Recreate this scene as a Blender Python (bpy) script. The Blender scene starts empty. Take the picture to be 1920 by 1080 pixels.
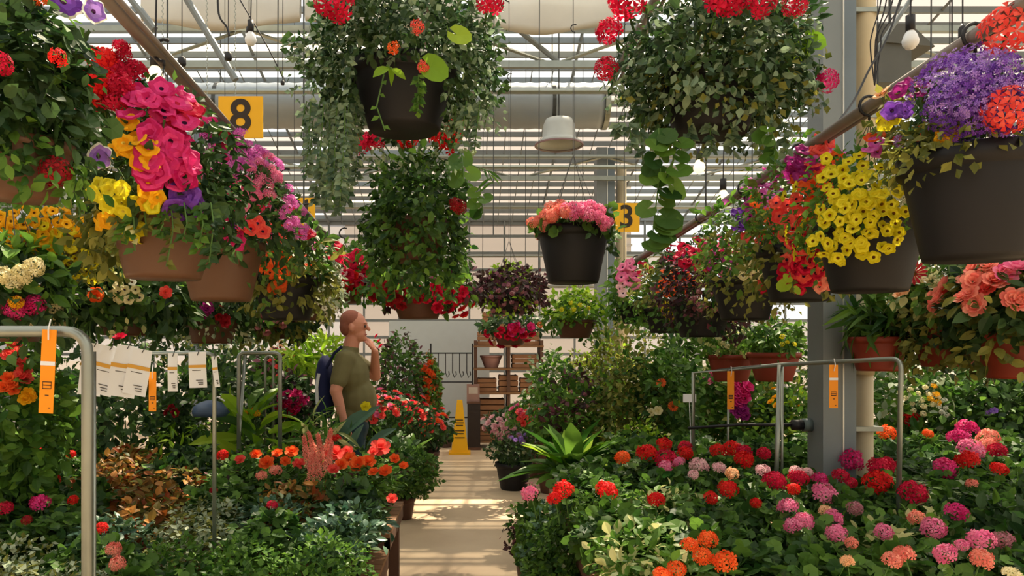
import bpy, math, random
import numpy as np
from mathutils import Vector, Matrix
C = bpy.context.scene.collection
S = bpy.context.scene
F0, PX0, PY0, CZ = 1400.0, 880.0, 650.0, 1.6       # focal length in px, principal point, camera height
# ------------------------------------------------------------------ camera, sky, sun, exposure
cam_d = bpy.data.cameras.new('camera'); cam = bpy.data.objects.new('camera', cam_d); C.objects.link(cam)
cam.location = (0, 0, CZ); cam.rotation_euler = (math.pi/2, 0, 0)
cam_d.sensor_width = 36; cam_d.lens = 36*F0/1920
cam_d.shift_x = 80/1920; cam_d.shift_y = 110/1920; cam_d.clip_start = .05; cam_d.clip_end = 200
S.camera = cam
w = bpy.data.worlds.new('sky'); S.world = w; w.use_nodes = True
wn = w.node_tree.nodes; wl = w.node_tree.links
bg = wn['Background']; bg.inputs[0].default_value = (.93, .97, 1.0, 1); bg.inputs[1].default_value = 1.05
sun_d = bpy.data.lights.new('sun', 'SUN'); sun_d.energy = 10.0; sun_d.color = (1, .84, .62); sun_d.angle = .012
sun = bpy.data.objects.new('sun', sun_d); C.objects.link(sun)
sun.rotation_euler = Vector((-.28, -.62, -1.0)).to_track_quat('-Z', 'Y').to_euler()
S.view_settings.view_transform = 'Standard'; S.view_settings.look = 'None'
S.view_settings.gamma = 1; S.view_settings.use_curve_mapping = False; S.view_settings.exposure = 0.45
S.cycles.transparent_max_bounces = 16; S.cycles.max_bounces = 6; S.cycles.diffuse_bounces = 3
S.cycles.caustics_reflective = False; S.cycles.caustics_refractive = False

rng = np.random.default_rng(7); random.seed(7)
def P(px, py, Y): return Vector(((px-PX0)/F0*Y, Y, CZ+(PY0-py)/F0*Y))

# ------------------------------------------------------------------ materials
def lin(c):
    return tuple((v/255/12.92) if v/255 <= .04045 else ((v/255+.055)/1.055)**2.4 for v in c)
MATS = {}
def solid(name, rgb, rough=.6, metal=0, var=.15, scale=8, bump=0, spec=.4):
    if name in MATS: return MATS[name]
    m = bpy.data.materials.new(name); m.use_nodes = True; n = m.node_tree.nodes; l = m.node_tree.links
    b = n['Principled BSDF']; c = lin(rgb)
    tc = n.new('ShaderNodeTexCoord'); nz = n.new('ShaderNodeTexNoise'); nz.inputs['Scale'].default_value = scale; nz.inputs['Detail'].default_value = 4
    l.new(tc.outputs['Object'], nz.inputs['Vector'])
    mx = n.new('ShaderNodeMix'); mx.data_type = 'RGBA'
    mx.inputs[6].default_value = tuple(v*(1-var) for v in c)+(1,); mx.inputs[7].default_value = tuple(min(1, v*(1+var)) for v in c)+(1,)
    l.new(nz.outputs[0], mx.inputs[0]); l.new(mx.outputs[2], b.inputs['Base Color'])
    b.inputs['Roughness'].default_value = rough; b.inputs['Metallic'].default_value = metal; b.inputs['Specular IOR Level'].default_value = spec
    if bump:
        bp = n.new('ShaderNodeBump'); bp.inputs['Strength'].default_value = bump; l.new(nz.outputs[0], bp.inputs['Height']); l.new(bp.outputs[0], b.inputs['Normal'])
    MATS[name] = m; return m
def thin(name, c1, c2, trans=.35, rough=.5, spec=.3, mid=None):
    """leaf or petal: colour varies from piece to piece, light shines through"""
    if name in MATS: return MATS[name]
    m = bpy.data.materials.new(name); m.use_nodes = True; n = m.node_tree.nodes; l = m.node_tree.links
    b = n['Principled BSDF']; out = n['Material Output']
    g = n.new('ShaderNodeNewGeometry'); r = n.new('ShaderNodeValToRGB')
    r.color_ramp.elements[0].color = lin(c1)+(1,); r.color_ramp.elements[1].color = lin(c2)+(1,)
    if mid: e = r.color_ramp.elements.new(.5); e.color = lin(mid)+(1,)
    oi = n.new('ShaderNodeObjectInfo'); ad = n.new('ShaderNodeMath'); ad.operation = 'ADD'; fr = n.new('ShaderNodeMath'); fr.operation = 'FRACT'
    l.new(g.outputs['Random Per Island'], ad.inputs[0]); l.new(oi.outputs['Random'], ad.inputs[1]); l.new(ad.outputs[0], fr.inputs[0]); l.new(fr.outputs[0], r.inputs[0]); l.new(r.outputs[0], b.inputs['Base Color'])
    b.inputs['Roughness'].default_value = rough; b.inputs['Specular IOR Level'].default_value = spec
    t = n.new('ShaderNodeBsdfTranslucent'); l.new(r.outputs[0], t.inputs[0])
    mx = n.new('ShaderNodeMixShader'); mx.inputs[0].default_value = trans
    l.new(b.outputs[0], mx.inputs[1]); l.new(t.outputs[0], mx.inputs[2]); l.new(mx.outputs[0], out.inputs[0])
    MATS[name] = m; return m
def glazing(name, rgb, clear, milky=.8):
    m = bpy.data.materials.new(name); m.use_nodes = True; n = m.node_tree.nodes; l = m.node_tree.links
    out = n['Material Output']; n.remove(n['Principled BSDF'])
    t = n.new('ShaderNodeBsdfTransparent'); t.inputs[0].default_value = (.97, .98, .97, 1)
    d = n.new('ShaderNodeBsdfTranslucent'); d.inputs[0].default_value = lin(rgb)+(1,)
    e = n.new('ShaderNodeBsdfDiffuse'); e.inputs[0].default_value = lin(rgb)+(1,)
    m1 = n.new('ShaderNodeMixShader'); m1.inputs[0].default_value = milky; l.new(e.outputs[0], m1.inputs[1]); l.new(d.outputs[0], m1.inputs[2])
    m2 = n.new('ShaderNodeMixShader'); m2.inputs[0].default_value = clear; l.new(m1.outputs[0], m2.inputs[1]); l.new(t.outputs[0], m2.inputs[2])
    l.new(m2.outputs[0], out.inputs[0]); return m
LEAF = dict(
  geran=thin('leaf_geranium', (34, 70, 30), (98, 136, 54), .4),
  dark=thin('leaf_dark', (28, 56, 30), (76, 106, 56), .35),
  blue=thin('leaf_blue_green', (48, 84, 66), (110, 146, 120), .3, .4, .5),
  hazy=thin('leaf_hazy', (66, 96, 74), (150, 172, 138), .35),  # haze over the two high leafy baskets, put into a lifted greyish green
  mid=thin('leaf_mid', (48, 92, 32), (112, 152, 56), .4),
  lime=thin('leaf_lime', (110, 160, 30), (178, 206, 60), .45),
  yel=thin('leaf_variegated', (96, 134, 50), (232, 226, 160), .35, mid=(70, 110, 40)),
  silver=thin('leaf_silver', (120, 142, 116), (196, 204, 170), .25),
  burg=thin('leaf_burgundy', (56, 24, 40), (128, 66, 84), .3, mid=(70, 60, 50)),
  coleus=thin('leaf_coleus', (150, 66, 26), (206, 140, 70), .35, mid=(90, 90, 34)),
  olive=thin('leaf_olive', (70, 84, 34), (150, 150, 70), .4))
def pm(c1, c2, tr=.35): return thin('petal_%d_%d_%d' % c1, c1, c2, tr, .6, .15)
PET = dict(red=pm((206, 14, 24), (246, 50, 44)), crim=pm((172, 10, 44), (236, 40, 84)), mag=pm((196, 12, 92), (250, 78, 158)),
  pink=pm((232, 96, 152), (252, 156, 188)), pale=pm((238, 176, 190), (252, 214, 214)), salmon=pm((240, 120, 110), (254, 172, 150)),
  peach=pm((246, 178, 130), (254, 214, 170)), orange=pm((236, 78, 30), (254, 122, 56)), coral=pm((236, 66, 66), (250, 110, 96)),
  yellow=pm((206, 192, 10), (240, 230, 60)), gold=pm((240, 162, 8), (254, 200, 40)), white=pm((226, 228, 212), (250, 250, 240)),
  purple=pm((92, 40, 150), (140, 84, 196)), lilac=pm((142, 100, 200), (186, 148, 226)), orchid=pm((206, 80, 180), (240, 140, 214)),
  plum=pm((140, 24, 110), (190, 60, 150)), dred=pm((130, 16, 30), (180, 40, 50)), cream=pm((228, 216, 160), (250, 240, 200)),
  dusk=pm((168, 96, 110), (200, 140, 150)))
EYE = pm((50, 20, 60), (80, 40, 80)); EYEB = pm((90, 50, 20), (130, 80, 30)); EYEY = pm((220, 200, 60), (240, 225, 110))
STEM = solid('stem_green', (74, 110, 50), .6)
GALV = solid('galvanised_steel', (150, 156, 150), .38, .75, .12, 14)
STEEL = solid('painted_steel_grey', (126, 134, 138), .5, .3, .1, 5)
RAILM = solid('weathered_pipe', (128, 120, 116), .5, .3, .2, 12)
BEIGE = solid('beige_plastic', (196, 182, 150), .5)
BLACK = solid('black_plastic', (26, 26, 32), .5, 0, .2)
BPOT = solid('black_pot_plastic', (12, 12, 18), .6, 0, .12)
TAN = solid('tan_pot_plastic', (98, 68, 50), .5, 0, .1)
TERRA = solid('terracotta_plastic', (134, 50, 34), .55, 0, .12)
BROWN = solid('brown_pot_plastic', (84, 52, 38), .55, 0, .12)
ORG = solid('orange_tag', (246, 150, 10), .5, 0, .03)
YSIGN = solid('sign_yellow', (238, 178, 14), .45, 0, .05)
INK = solid('sign_ink', (46, 34, 24), .6)
WCARD = solid('white_card', (230, 234, 240), .5, 0, .03)
WIRE = solid('hanger_wire', (70, 72, 72), .4, .6)
WOOD = solid('weathered_wood', (134, 96, 64), .7, 0, .25, 6, .2)
DWOOD = solid('dark_wood', (96, 66, 50), .7, 0, .3, 6, .2)

# ------------------------------------------------------------------ mesh tools
class MB:
    def __init__(s): s.v = []; s.f = []; s.m = []; s.n = 0
    def add(s, V, Fs, mi=0):
        s.v.extend([tuple(p) for p in V]); s.f.extend([tuple(i+s.n for i in f) for f in Fs]); s.m.extend([mi]*len(Fs)); s.n = len(s.v)
    def box(s, a, b, mi=0):
        x0, y0, z0 = a; x1, y1, z1 = b
        s.add([(x0, y0, z0), (x1, y0, z0), (x1, y1, z0), (x0, y1, z0), (x0, y0, z1), (x1, y0, z1), (x1, y1, z1), (x0, y1, z1)],
              [(3, 2, 1, 0), (4, 5, 6, 7), (0, 1, 5, 4), (1, 2, 6, 5), (2, 3, 7, 6), (3, 0, 4, 7)], mi)
    def tube(s, pts, r, seg=8, mi=0, cap=True):
        pts = [Vector(p) for p in pts]; rs = r if isinstance(r, (list, tuple)) else [r]*len(pts)
        V = []; up = None
        for i, p in enumerate(pts):
            t = (pts[min(i+1, len(pts)-1)]-pts[max(i-1, 0)]).normalized()
            if up is None: up = Vector((0, 0, 1)) if abs(t.z) < .9 else Vector((1, 0, 0))
            u = t.cross(up).normalized(); v = u.cross(t).normalized(); up = v
            for k in range(seg):
                a = 2*math.pi*k/seg; V.append(p+(u*math.cos(a)+v*math.sin(a))*rs[i])
        Fs = [(i*seg+k, i*seg+(k+1) % seg, (i+1)*seg+(k+1) % seg, (i+1)*seg+k) for i in range(len(pts)-1) for k in range(seg)]
        if cap: Fs += [tuple(range(seg-1, -1, -1)), tuple((len(pts)-1)*seg+k for k in range(seg))]
        s.add(V, Fs, mi)
    def lathe(s, prof, seg=24, mi=0, c=(0, 0, 0)):
        V = [(c[0]+r*math.cos(2*math.pi*k/seg), c[1]+r*math.sin(2*math.pi*k/seg), c[2]+z) for r, z in prof for k in range(seg)]
        s.add(V, [(i*seg+k, i*seg+(k+1) % seg, (i+1)*seg+(k+1) % seg, (i+1)*seg+k) for i in range(len(prof)-1) for k in range(seg)], mi)
    def mesh(s, name, mats, smooth=False):
        me = bpy.data.meshes.new(name); me.from_pydata(s.v, [], s.f)
        for m in (mats if isinstance(mats, (list, tuple)) else [mats]): me.materials.append(m)
        me.polygons.foreach_set('material_index', s.m)
        if smooth: me.polygons.foreach_set('use_smooth', [True]*len(s.f))
        me.update(); return me
    def build(s, name, mats, parent=None, smooth=False, loc=(0, 0, 0)):
        return ob(name, s.mesh(name, mats, smooth), parent, loc)
def ob(name, data, parent=None, loc=(0, 0, 0), rot=None, sc=None):
    o = bpy.data.objects.new(name, data); C.objects.link(o); o.location = loc
    if parent: o.parent = parent
    if rot is not None: o.rotation_euler = rot
    if sc is not None: o.scale = (sc,)*3 if isinstance(sc, (int, float)) else sc
    return o
LABELS = set()
def tag(o, label, cat, group=None, kind=None):
    o['label'] = label; o['category'] = cat
    if group: o['group'] = group
    if kind: o['kind'] = kind
    LABELS.add(label); return o
def empty(name, loc, label, cat, group=None, rz=0):
    o = bpy.data.objects.new(name, None); C.objects.link(o); o.location = loc; o.rotation_euler = (0, 0, rz)
    return tag(o, label, cat, group)
def struct(o): o['kind'] = 'structure'; return o

# leaf templates: unit length along +Y, face +Z
def strip(prof, droop, fold=.0):
    V = []; n = len(prof)
    for i, wd in enumerate(prof):
        t = i/(n-1); y = t; z = -droop*t*t
        V += [(-wd/2, y, z+fold*wd), (0, y, z), (wd/2, y, z+fold*wd)]
    Fs = []
    for i in range(n-1):
        a = i*3; Fs += [(a+1, a+4, a+3, a), (a+2, a+5, a+4, a+1)]
    return np.array(V, float), Fs
def rim(fn, n=9, dip=-.07):
    V = [(0, .42, dip)]
    for k in range(n):
        a = -math.pi/2+.25+(2*math.pi-.5)*k/(n-1); r = fn(a); V.append((r*math.cos(a), .45+r*math.sin(a), .02*math.cos(5*a)))
    return np.array(V, float), [(0, i, i+1) for i in range(1, n)]
TPL = dict(
  small=(np.array([(0, 0, 0), (.34, .45, .07), (0, 1, -.08), (-.34, .45, .07)], float), [(0, 1, 2), (0, 2, 3)]),
  ovate=strip([.03, .42, .56, .4, .02], .18, .14),
  round=rim(lambda a: .5+.035*math.sin(7*a), 13),
  heart=rim(lambda a: .40+.18*max(0, math.sin(a))**3+.06*abs(math.cos(a)), 11),
  lance=strip([.04, .16, .19, .13, .01], .5, .2),
  blade=strip([.07, .2, .27, .29, .22, .02], .35, .22),
  grass=strip([.05, .06, .055, .04, .01], .9, .15))
def frames(axis, nrm):
    a = axis/np.linalg.norm(axis, axis=1, keepdims=True)
    n = nrm-(nrm*a).sum(1, keepdims=True)*a; n /= np.linalg.norm(n, axis=1, keepdims=True)+1e-9
    b = np.cross(a, n); return np.stack([b, a, n], axis=2)
def leaves_into(mb, tpl, pos, axis, nrm, size, mi):
    T, Fs = TPL[tpl]; M = frames(axis, nrm)
    V = np.einsum('kij,nj->kni', M, T)*np.asarray(size)[:, None, None]+pos[:, None, :]
    k, n = V.shape[:2]; base = mb.n
    mb.v.extend(map(tuple, V.reshape(-1, 3).tolist()))
    for q in range(k):
        o = base+q*n; mb.f.extend([tuple(i+o for i in f) for f in Fs])
    mb.m.extend(np.repeat(np.atleast_1d(mi) if np.ndim(mi) else np.full(k, mi), len(Fs)).tolist()); mb.n = len(mb.v)
def dome(mb, tpl, n, size, c, R, mi=0, shell=.5, up=.35, droop=.0, gap=None, low=-1, lump=.12):
    """n leaves spread through the outer part of an ellipsoid"""
    d = rng.normal(size=(n*2, 3)); d /= np.linalg.norm(d, axis=1, keepdims=True); d = d[d[:, 2] > low][:n]
    n = len(d); r = shell+(1-shell)*rng.random(n)**.5
    r *= 1+lump*np.sin(d[:, 0]*7+c[0]*9)*np.sin(d[:, 1]*6+1)+lump*np.sin(d[:, 2]*8+d[:, 0]*5)
    R = np.array(R, float); p = np.array(c, float)+d*R*r[:, None]
    if gap:
        k = ~gap(p); p = p[k]; d = d[k]; n = len(p)
    out = d/R; out /= np.linalg.norm(out, axis=1, keepdims=True)
    ax = out*.6+rng.normal(size=(n, 3))*.55+np.array([0, 0, -droop]); nr = out*.8+np.array([0, 0, up])+rng.normal(size=(n, 3))*.35
    leaves_into(mb, tpl, p, ax, nr, size*(.65+.6*rng.random(n)), mi)
def rosette(mb, tpl, n, L, c, mi=0, e0=15, e1=80, w=1):
    a = rng.random(n)*2*math.pi; e = np.radians(e0+(e1-e0)*rng.random(n))
    ax = np.stack([np.cos(a)*np.cos(e), np.sin(a)*np.cos(e), np.sin(e)], 1); nr = np.tile([0, 0, 1.], (n, 1))+rng.normal(size=(n, 3))*.1-ax*.2
    leaves_into(mb, tpl, np.tile(np.array(c, float), (n, 1))+rng.normal(size=(n, 3))*.01, ax, nr, L*(.7+.4*rng.random(n)), mi)

# ------------------------------------------------------------------ flowers (face +Z)
def floret(mb, c, M, s, mi, k=5):
    V = [(0, 0, 0)]
    for i in range(k):
        a = 2*math.pi*i/k
        for da, r, z in ((-.42, .62, .16), (-.3, 1., .1), (.3, 1., .1), (.42, .62, .16)): V.append((r*math.cos(a+da), r*math.sin(a+da), z))
    V = [Vector(c)+M @ (Vector(v)*s) for v in V]
    mb.add(V, [(0, 1+4*i, 2+4*i, 3+4*i, 4+4*i) for i in range(k)], mi)
def facing(n): return Vector(n).to_track_quat('Z', 'Y').to_matrix()
BCACHE = {}
def bloom_mesh(kind, col):
    """unit blooms: about 1 across; scaled to size in metres when placed"""
    key = (kind, col)
    if key in BCACHE: return BCACHE[key]
    mb = MB(); pet = PET[col]; mats = [pet, STEM, EYE]; rr = random.Random(hash(kind) % 99+3 if False else 11)
    if kind in ('geranium', 'verbena', 'lobelia', 'pelargonium'):
        n, R, fs = dict(geranium=(34, .40, .17), verbena=(18, .38, .17), lobelia=(20, .5, .13), pelargonium=(17, .40, .2))[kind]
        for i in range(n):
            z = 1-(i+.5)/n*(1.25 if kind == 'geranium' else 1.0); a = i*2.39996+rr.random()*.4; q = math.sqrt(max(0, 1-z*z))
            d = Vector((q*math.cos(a), q*math.sin(a), z)); d2 = (d+Vector((rr.gauss(0, .25), rr.gauss(0, .25), rr.gauss(0, .2)))).normalized()
            k = rr.uniform(.8, 1.12)
            floret(mb, (d.x*R*k, d.y*R*k, d.z*R*(.75 if kind != 'lobelia' else 1)*k), facing(d2), fs*rr.uniform(.8, 1.15), 0)
        if kind != 'lobelia': mb.tube([(0, 0, -1.6), (0.03, 0, -.8), (0, 0, .15)], .035, 5, 1)
    elif kind in ('petunia', 'picotee', 'calibrachoa'):
        N = 20; rings = [(.03, -.2), (.10, -.08) if kind != 'calibrachoa' else (.13, -.06), (.3, .04), (.46, .05), (.53, .0)]
        V = []
        for j, (r, z) in enumerate(rings):
            for k in range(N):
                a = 2*math.pi*k/N; f = 1+(.09*math.cos(5*a) if j > 1 else 0)+(.02*math.sin(11*a) if j > 2 else 0)
                V.append((r*f*math.cos(a), r*f*math.sin(a), z+(.05*math.sin(5*a+1) if j > 2 else 0)))
        if kind == 'picotee': mats = [pet, STEM, EYE, PET['white']]
        if kind == 'calibrachoa': mats = [pet, STEM, EYEB if col in ('yellow', 'gold', 'white') else EYE]
        if kind == 'petunia' and col in ('yellow', 'gold', 'white'): mats = [pet, STEM, EYEY]
        for j in range(4):
            mi = 2 if j == 0 else (3 if (kind == 'picotee' and j == 3) else 0)
            s0 = mb.n
            mb.add([V[(j+q)*N+k] for q in (0, 1) for k in range(N)], [(k, (k+1) % N, N+(k+1) % N, N+k) for k in range(N)], mi)
        mb.tube([(0, 0, -.9), (0, 0, -.5), (0, 0, -.24)], [.03, .035, .07], 6, 1)
    elif kind in ('rose', 'begonia'):
        for ring, (n, r, tilt, s) in enumerate(((6, .22, .3, .5), (5, .14, .75, .42), (4, .06, 1.15, .34))):
            for i in range(n):
                a = 2*math.pi*(i+ring*.4)/n; V = []
                for (u, v) in ((0, 0), (-.45, .45), (-.36, .85), (0, 1), (.36, .85), (.45, .45)):
                    rad = r*.3+v*s*math.cos(tilt); h = v*s*math.sin(tilt)-.05+.06*abs(u)
                    V.append((rad*math.cos(a)-u*s*math.sin(a), rad*math.sin(a)+u*s*math.cos(a), h))
                mb.add(V, [(0, 5, 4, 3), (0, 3, 2, 1)], 0)
        mb.tube([(0, 0, -.9), (0, 0, -.05)], .03, 5, 1)
    elif kind == 'daisy':
        for i in range(16):
            a = 2*math.pi*i/16; b = .12; V = [(.1*math.cos(a-b), .1*math.sin(a-b), 0), (.42*math.cos(a-b*1.3), .42*math.sin(a-b*1.3), .05), (.52*math.cos(a), .52*math.sin(a), .02),
                 (.42*math.cos(a+b*1.3), .42*math.sin(a+b*1.3), .05), (.1*math.cos(a+b), .1*math.sin(a+b), 0)]
            mb.add(V, [(0, 1, 2, 3, 4)], 0)
        mb.lathe([(0.001, .07), (.08, .06), (.13, .0)], 10, 2); mb.tube([(0, 0, -1.2), (0, 0, 0)], .03, 5, 1); mats = [pet, STEM, EYEB]
    elif kind == 'plume':
        for i in range(90):
            t = (i/90)**.8; a = i*2.4; r = .2*(1-t)*rr.uniform(.5, 1.1)+.01
            floret(mb, (r*math.cos(a), r*math.sin(a), t*1.3-.3), facing((math.cos(a), math.sin(a), .6)), .085, 0, 4)
        mb.tube([(0, 0, -1.), (0, 0, .9)], .025, 5, 1)
    me = mb.mesh('bloom', mats); BCACHE[key] = me; return me
def put_bloom(parent, kind, col, loc, nrm, size, name='bloom'):
    o = bpy.data.objects.new(name, bloom_mesh(kind, col)); C.objects.link(o); o.parent = parent
    o.location = loc; q = Vector(nrm).to_track_quat('Z', 'Y'); o.rotation_euler = (q.to_matrix() @ Matrix.Rotation(random.random()*6.28, 3, 'Z')).to_euler()
    o.scale = (size*random.uniform(.9, 1.1),)*3; return o

# ------------------------------------------------------------------ the setting: greenhouse shell
def floor_mat():
    m = bpy.data.materials.new('concrete_floor'); m.use_nodes = True; n = m.node_tree.nodes; l = m.node_tree.links; b = n['Principled BSDF']
    tc = n.new('ShaderNodeTexCoord'); nz = n.new('ShaderNodeTexNoise'); nz.inputs['Scale'].default_value = 1.6; nz.inputs['Detail'].default_value = 8
    l.new(tc.outputs['Object'], nz.inputs['Vector']); r = n.new('ShaderNodeValToRGB')
    r.color_ramp.elements[0].position = .3; r.color_ramp.elements[0].color = lin((186, 160, 130))+(1,); r.color_ramp.elements[1].position = .7; r.color_ramp.elements[1].color = lin((216, 192, 160))+(1,)
    l.new(nz.outputs[0], r.inputs[0]); l.new(r.outputs[0], b.inputs['Base Color']); b.inputs['Roughness'].default_value = .45
    return m
mb = MB(); mb.box((-9, -12, -.1), (9, 17, 0)); struct(mb.build('floor', floor_mat()))
mb = MB(); mb.box((-60, -60, -.5), (60, 90, -.12)); struct(mb.build('ground', solid('outside_ground', (150, 140, 120), .9)))
CLEAR = glazing('clear_polycarbonate', (235, 235, 225), .86)
MILK = glazing('milky_polycarbonate', (206, 200, 184), .22)
TINT = glazing('old_brown_polycarbonate', (140, 134, 130), .12)
# roof profile (Y,z) from the end wall towards the viewer and behind
PROF = [(16, 4.3), (8.6, 6.15), (1.0, 4.6), (-6, 6.1), (-12, 4.6)]
HX = 9
roof = empty('ceiling', (0, 0, 0), 'translucent greenhouse roof on grey metal purlins', 'roof'); roof['kind'] = 'structure'
gc, gm, pu, gt = MB(), MB(), MB(), MB()
for (y0, z0), (y1, z1) in zip(PROF[:-1], PROF[1:]):
    L = math.hypot(y1-y0, z1-z0); n = max(6, int(L/(.3 if y0 == 16 else .42)))
    for i in range(n):
        t0, t1 = i/n, (i+1)/n
        a = (y0+(y1-y0)*t0, z0+(z1-z0)*t0); b = (y0+(y1-y0)*t1, z0+(z1-z0)*t1)
        for x0 in range(-HX, HX, 3):
            milky = (i*7+x0//3*5) % 11 in (0, 3) or (i % 4 == 3)
            tinted = (y0 == 16 and x0 >= 3 and a[0] < 11.6) or y0 == 16 and a[0] > 11.3 and x0 < 2 and ((i*5+x0) % 7 < 5 or x0 == 0)
            (gt if tinted else gm if milky else gc).add([(x0, a[0], a[1]), (x0+3, a[0], a[1]), (x0+3, b[0], b[1]), (x0, b[0], b[1])], [(0, 1, 2, 3)])
        pu.box((-HX, a[0]-.022, a[1]-.09), (HX, a[0]+.022, a[1]-.01))
    for x in np.arange(-9, 9.1, 1.5):
        pu.tube([(x, y0, z0-.06), (x, y1, z1-.06)], .022, 4)
gc.build('clear_panels', CLEAR, roof); gt.build('brown_panels', TINT, roof); gm.build('milky_panels', MILK, roof); pu.build('purlins', STEEL, roof)
fm = MB()
for x in np.arange(-6, 6, .3): fm.box((x-.008, 15.9, 4.2), (x+.008, 15.92, 4.24)); fm.tube([(x, 16, 4.2), (x, 10.5, 5.6)], .009, 4)
fm.build('glazing_wires', STEEL, roof)
# end wall: sill, girts, glazed panels
wb = empty('wall_back', (0, 0, 0), 'glazed end wall with horizontal girts', 'wall'); wb['kind'] = 'structure'
a, b, c = MB(), MB(), MB()
for i in range(12):
    z0, z1 = i*.36, (i+1)*.36
    for j in range(12):
        x0 = -9+j*1.5; k = (a if x0 >= 2.2 and i % 4 != 1 and i > 4 else b)
        k.add([(x0, 16, z0), (x0+1.5, 16, z0), (x0+1.5, 16, z1), (x0, 16, z1)], [(0, 1, 2, 3)])
    c.box((-9, 15.93, z1-.03), (9, 15.99, z1+.03))
for x in np.arange(-9, 9.1, .75): c.box((x-.02, 15.94, 0), (x+.02, 15.985, 4.3))
a.build('clear_panels', CLEAR, wb); b.build('brown_panels', TINT, wb); c.build('girts', STEEL, wb)
for nm, x in (('left', -9), ('right', 9)):
    wv = empty('wall_'+nm, (0, 0, 0), 'glazed side wall with grey mullions', 'wall'); wv['kind'] = 'structure'
    a, c = MB(), MB()
    for i in range(len(PROF)-1):
        (y0, z0), (y1, z1) = PROF[i], PROF[i+1]; a.add([(x, y0, 0), (x, y1, 0), (x, y1, z1), (x, y0, z0)], [(0, 1, 2, 3)])
    for y in np.arange(-12, 16.1, 1.4): c.box((x-.03, y-.03, 0), (x+.03, y+.03, 4.4))
    for z in (.6, 1.4, 2.2, 3.0, 3.8): c.box((x-.03, -12, z-.025), (x+.03, 16, z+.025))
    a.build('glass_panels', TINT if nm == 'left' else MILK, wv); c.build('mullions', STEEL, wv)
mb = MB(); mb.add([(-9, -12, 0), (9, -12, 0), (9, -12, 4.6), (-9, -12, 4.6)], [(0, 1, 2, 3)]); struct(mb.build('wall_front', MILK))
# a brown building outside, seen through the end glazing
bl = empty('neighbouring_building', (0, 24, -.12), 'brown clad building seen hazily through the end glazing', 'building')
mb = MB(); mb.box((-4, 0, 0), (5.2, 5, 8.2)); mb.build('cladding', solid('brown_cladding', (142, 120, 104), .8), bl)
mb = MB()
for i in range(16): mb.box((-4.03, -.04, .45+i*.5), (5.23, 0, .52+i*.5))
mb.build('battens', solid('cladding_batten', (96, 80, 72), .8), bl)
mb = MB(); mb.box((-4.2, -.3, 8.2), (5.4, 5.2, 8.4)); mb.build('roof', STEEL, bl)

# trusses across the bay
def truss(Y, z0, z1, x0=-9, x1=9, step=1.1, name='roof_truss'):
    t = empty(name, (0, Y, z0), 'grey lattice truss spanning the roof', 'truss'); t['kind'] = 'structure'
    mb = MB(); mb.box((x0, -.035, -.035), (x1, .035, .035)); mb.build('bottom_chord', GALV, t)
    mb = MB(); mb.box((x0, -.035, z1-z0-.03), (x1, .035, z1-z0+.03)); mb.build('top_chord', GALV, t)
    mb = MB(); x = x0; k = 0
    while x < x1-.01:
        mb.tube([(x, 0, 0 if k % 2 else z1-z0), (x+step, 0, z1-z0 if k % 2 else 0)], .02, 5); x += step; k += 1
    mb.build('web', GALV, t); return t
truss(8.0, 4.62, 5.0); truss(4.6, 4.55, 4.95); truss(12.2, 4.35, 4.7, step=1.4); truss(1.0, 4.1, 4.5)
for Y, z, r in ((8.4, 4.47, .03), (9.6, 4.75, .025), (10.4, 4.1, .03), (12.6, 3.95, .03), (13.2, 3.2, .025), (14.2, 2.75, .03), (11.6, 4.55, .02)):
    mb = MB(); mb.tube([(-8.9, Y, z), (8.9, Y, z)], r, 6); struct(mb.build('trim_cross_pipe', GALV))
# longitudinal pipes that carry baskets
def rail(p0, p1, r, label, drops=()):
    o = empty('hanging_rail', (0, 0, 0), label, 'pipe'); p0 = Vector(p0); p1 = Vector(p1)
    mb = MB(); mb.tube([p0, p1], r, 14); mb.build('pipe', RAILM, o, True)
    mb = MB(); mb.tube([p0+Vector((r*1.7, 0, -.008)), p1+Vector((r*1.7, 0, -.008))], r*.42, 8); mb.build('conduit', RAILM, o, True)
    for y in drops:
        q = p0.lerp(p1, (y-p0.y)/(p1.y-p0.y)); mb = MB(); mb.tube([q, (q.x, q.y, 4.55)], .006, 5); mb.build('drop_rod', WIRE, o)
        mb = MB(); mb.tube([q+Vector((0, -.02, 0)), q+Vector((0, .02, 0))], r*1.35, 14); mb.build('clamp', GALV, o)
    return o
def lz(Y): return 2.574-(Y-2.2)*.0647
def rz_(Y): return 2.5-(Y-2.0)*.032
rail((-1.02, 1.0, lz(1.0)), (-1.02, 7.6, lz(7.6)), .022, 'weathered pipe over the left row of hanging baskets, passing the 8 sign', (1.0, 4.6))
rail((1.457, 1.0, rz_(1.0)), (1.457, 7.6, rz_(7.6)), .021, 'weathered pipe over the right row of hanging baskets, passing the steel column', (1.0, 4.6))
rail((-.25, 1.6, 3.32), (-.25, 5.4, 3.32), .024, 'high pipe over the middle row of hanging baskets', (1.8, 4.6))
rail((.92, 1.6, 3.32), (.92, 4.8, 3.32), .024, 'high pipe over the big leafy basket beside the column', (1.8, 4.6))
rail((-1.86, 2.2, 2.36), (-1.86, 6.6, 2.36), .02, 'pipe over the low baskets at the far left', (4.6,))
rail((2.4, 2.4, 2.2), (2.4, 6.6, 2.2), .02, 'pipe over the low terracotta baskets at the far right', (4.6,))
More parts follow.
